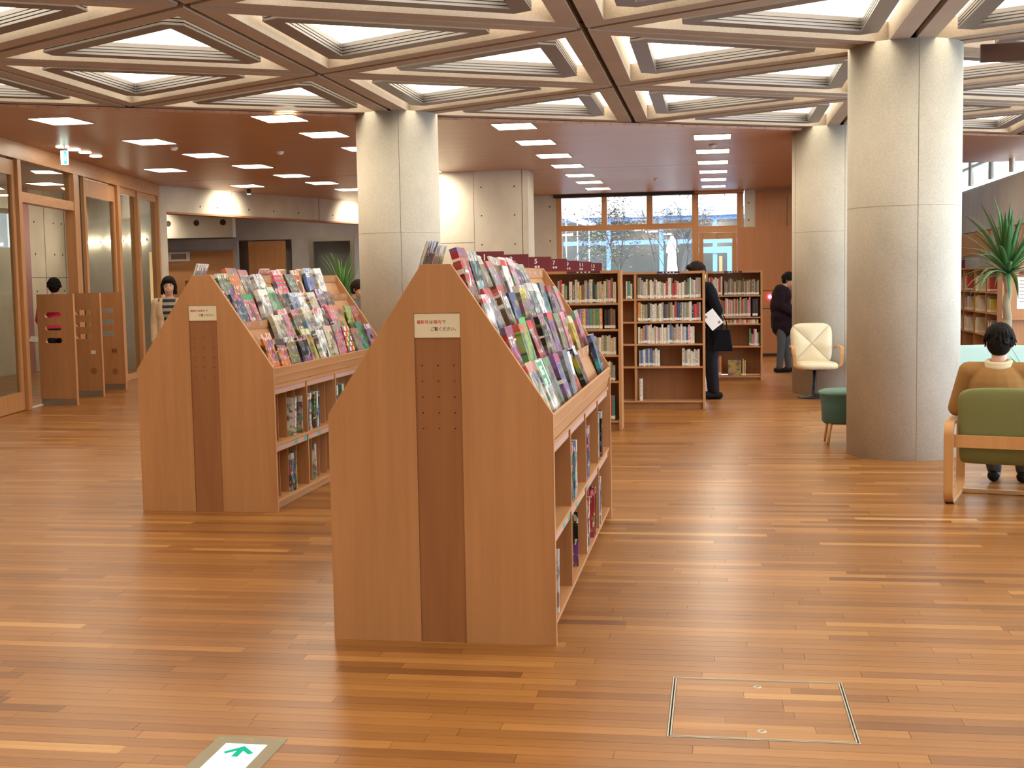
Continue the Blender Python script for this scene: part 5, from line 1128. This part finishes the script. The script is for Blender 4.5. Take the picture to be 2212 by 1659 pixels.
# person bending between the bookcases with a white book and a bag
pb = person('person in a long black coat leaning behind the half empty bookcase', (-.06, 16.2, 0), -1.35, dict(chs=(0, -.06, 1.27), nek=(0, -.11, 1.42), hed=(0, -.19, 1.57), shL=(.185, -.08, 1.38), shR=(-.185, -.08, 1.38), elL=(.27, .02, 1.10), wrL=(.22, -.10, .93), elR=(-.25, -.14, 1.08), wrR=(-.15, -.30, .95), hdL=(-.3, -.8, -.2), hdR=(.3, -1, 0), tilt=.3), [('coat', 'black_coat'), ('trousers', 'trouser_black'), ('shoes', 'shoe')], 1.74, 'hair_brown')
wbm = thing('white_book', 'white booklet held by the person in the black coat', 'book', (.02, 15.83, .93)); wbm.rotation_euler = (0, -.65, .1)
MB().box(-.085, .085, -.006, .006, 0, .22).build('cover', 'ink_white', wbm); MB().box(-.083, .083, -.0045, .0045, .002, .218).build('pages', 'pages', wbm)
MB().box(-.06, -.03, -.0068, -.006, .17, .20).box(.03, .06, -.0068, -.006, .02, .05).build('print', 'mauve', wbm)
bagm = thing('handbag', 'black handbag hanging from the arm of the person in the black coat', 'bag', (.075, 15.93, .62)); MB().prism([(-.13, 0), (.13, 0), (.09, .27), (-.07, .27)], -.05, .05, 'y').build('body', 'black_coat', bagm, bev=.012); MB().tube([(-.05, 0, .26), (-.045, 0, .36), (0, 0, .47), (.05, 0, .36), (.055, 0, .26)], .007, 8).build('strap', 'black_coat', bagm)
# grey coat beside the column
person('person in a grey coat half hidden by the round column beyond the racks', (-4.70, 16.0, 0), 1.2, dict(hed=(0, -.10, 1.56), tilt=.25, elL=(.235, -.06, 1.12), wrL=(.12, -.27, 1.10), elR=(-.235, -.06, 1.12), wrR=(-.12, -.27, 1.10), hdL=(-.3, -1, .2), hdR=(.3, -1, .2)), [('coat', 'grey_coat'), ('trousers', 'trouser_black'), ('shoes', 'shoe')], 1.60, 'hair_brown')
# seated person in the green armchair, seen from behind
fx = Vector((ctr.x, ctr.y)) + Matrix.Rotation(ga, 2) @ Vector((.0, .29))
person('person sitting in the green armchair in a camel jacket with fleece collar', (fx.x - .05, fx.y, -.475), PI + ga, dict(pel=(0, .02, .95), wst=(0, .035, 1.08), chs=(0, .035, 1.24), nek=(0, .02, 1.40), hed=(0, -.03, 1.545), shL=(.19, .02, 1.35), shR=(-.19, .02, 1.35), elL=(.27, -.02, 1.10), wrL=(.14, -.24, 1.08), elR=(-.27, -.02, 1.10), wrR=(-.14, -.24, 1.08), hiL=(.09, -.02, .94), hiR=(-.09, -.02, .94), knL=(.11, -.45, .93), knR=(-.11, -.45, .93), anL=(.10, -.84, .565), anR=(-.10, -.84, .565), hdL=(-.4, -1, .2), hdR=(.4, -1, .2), tilt=.12), [('jacket', 'camel'), ('collar', 'fleece'), ('trousers', 'jeans'), ('shoes', 'shoe')], 1.70)
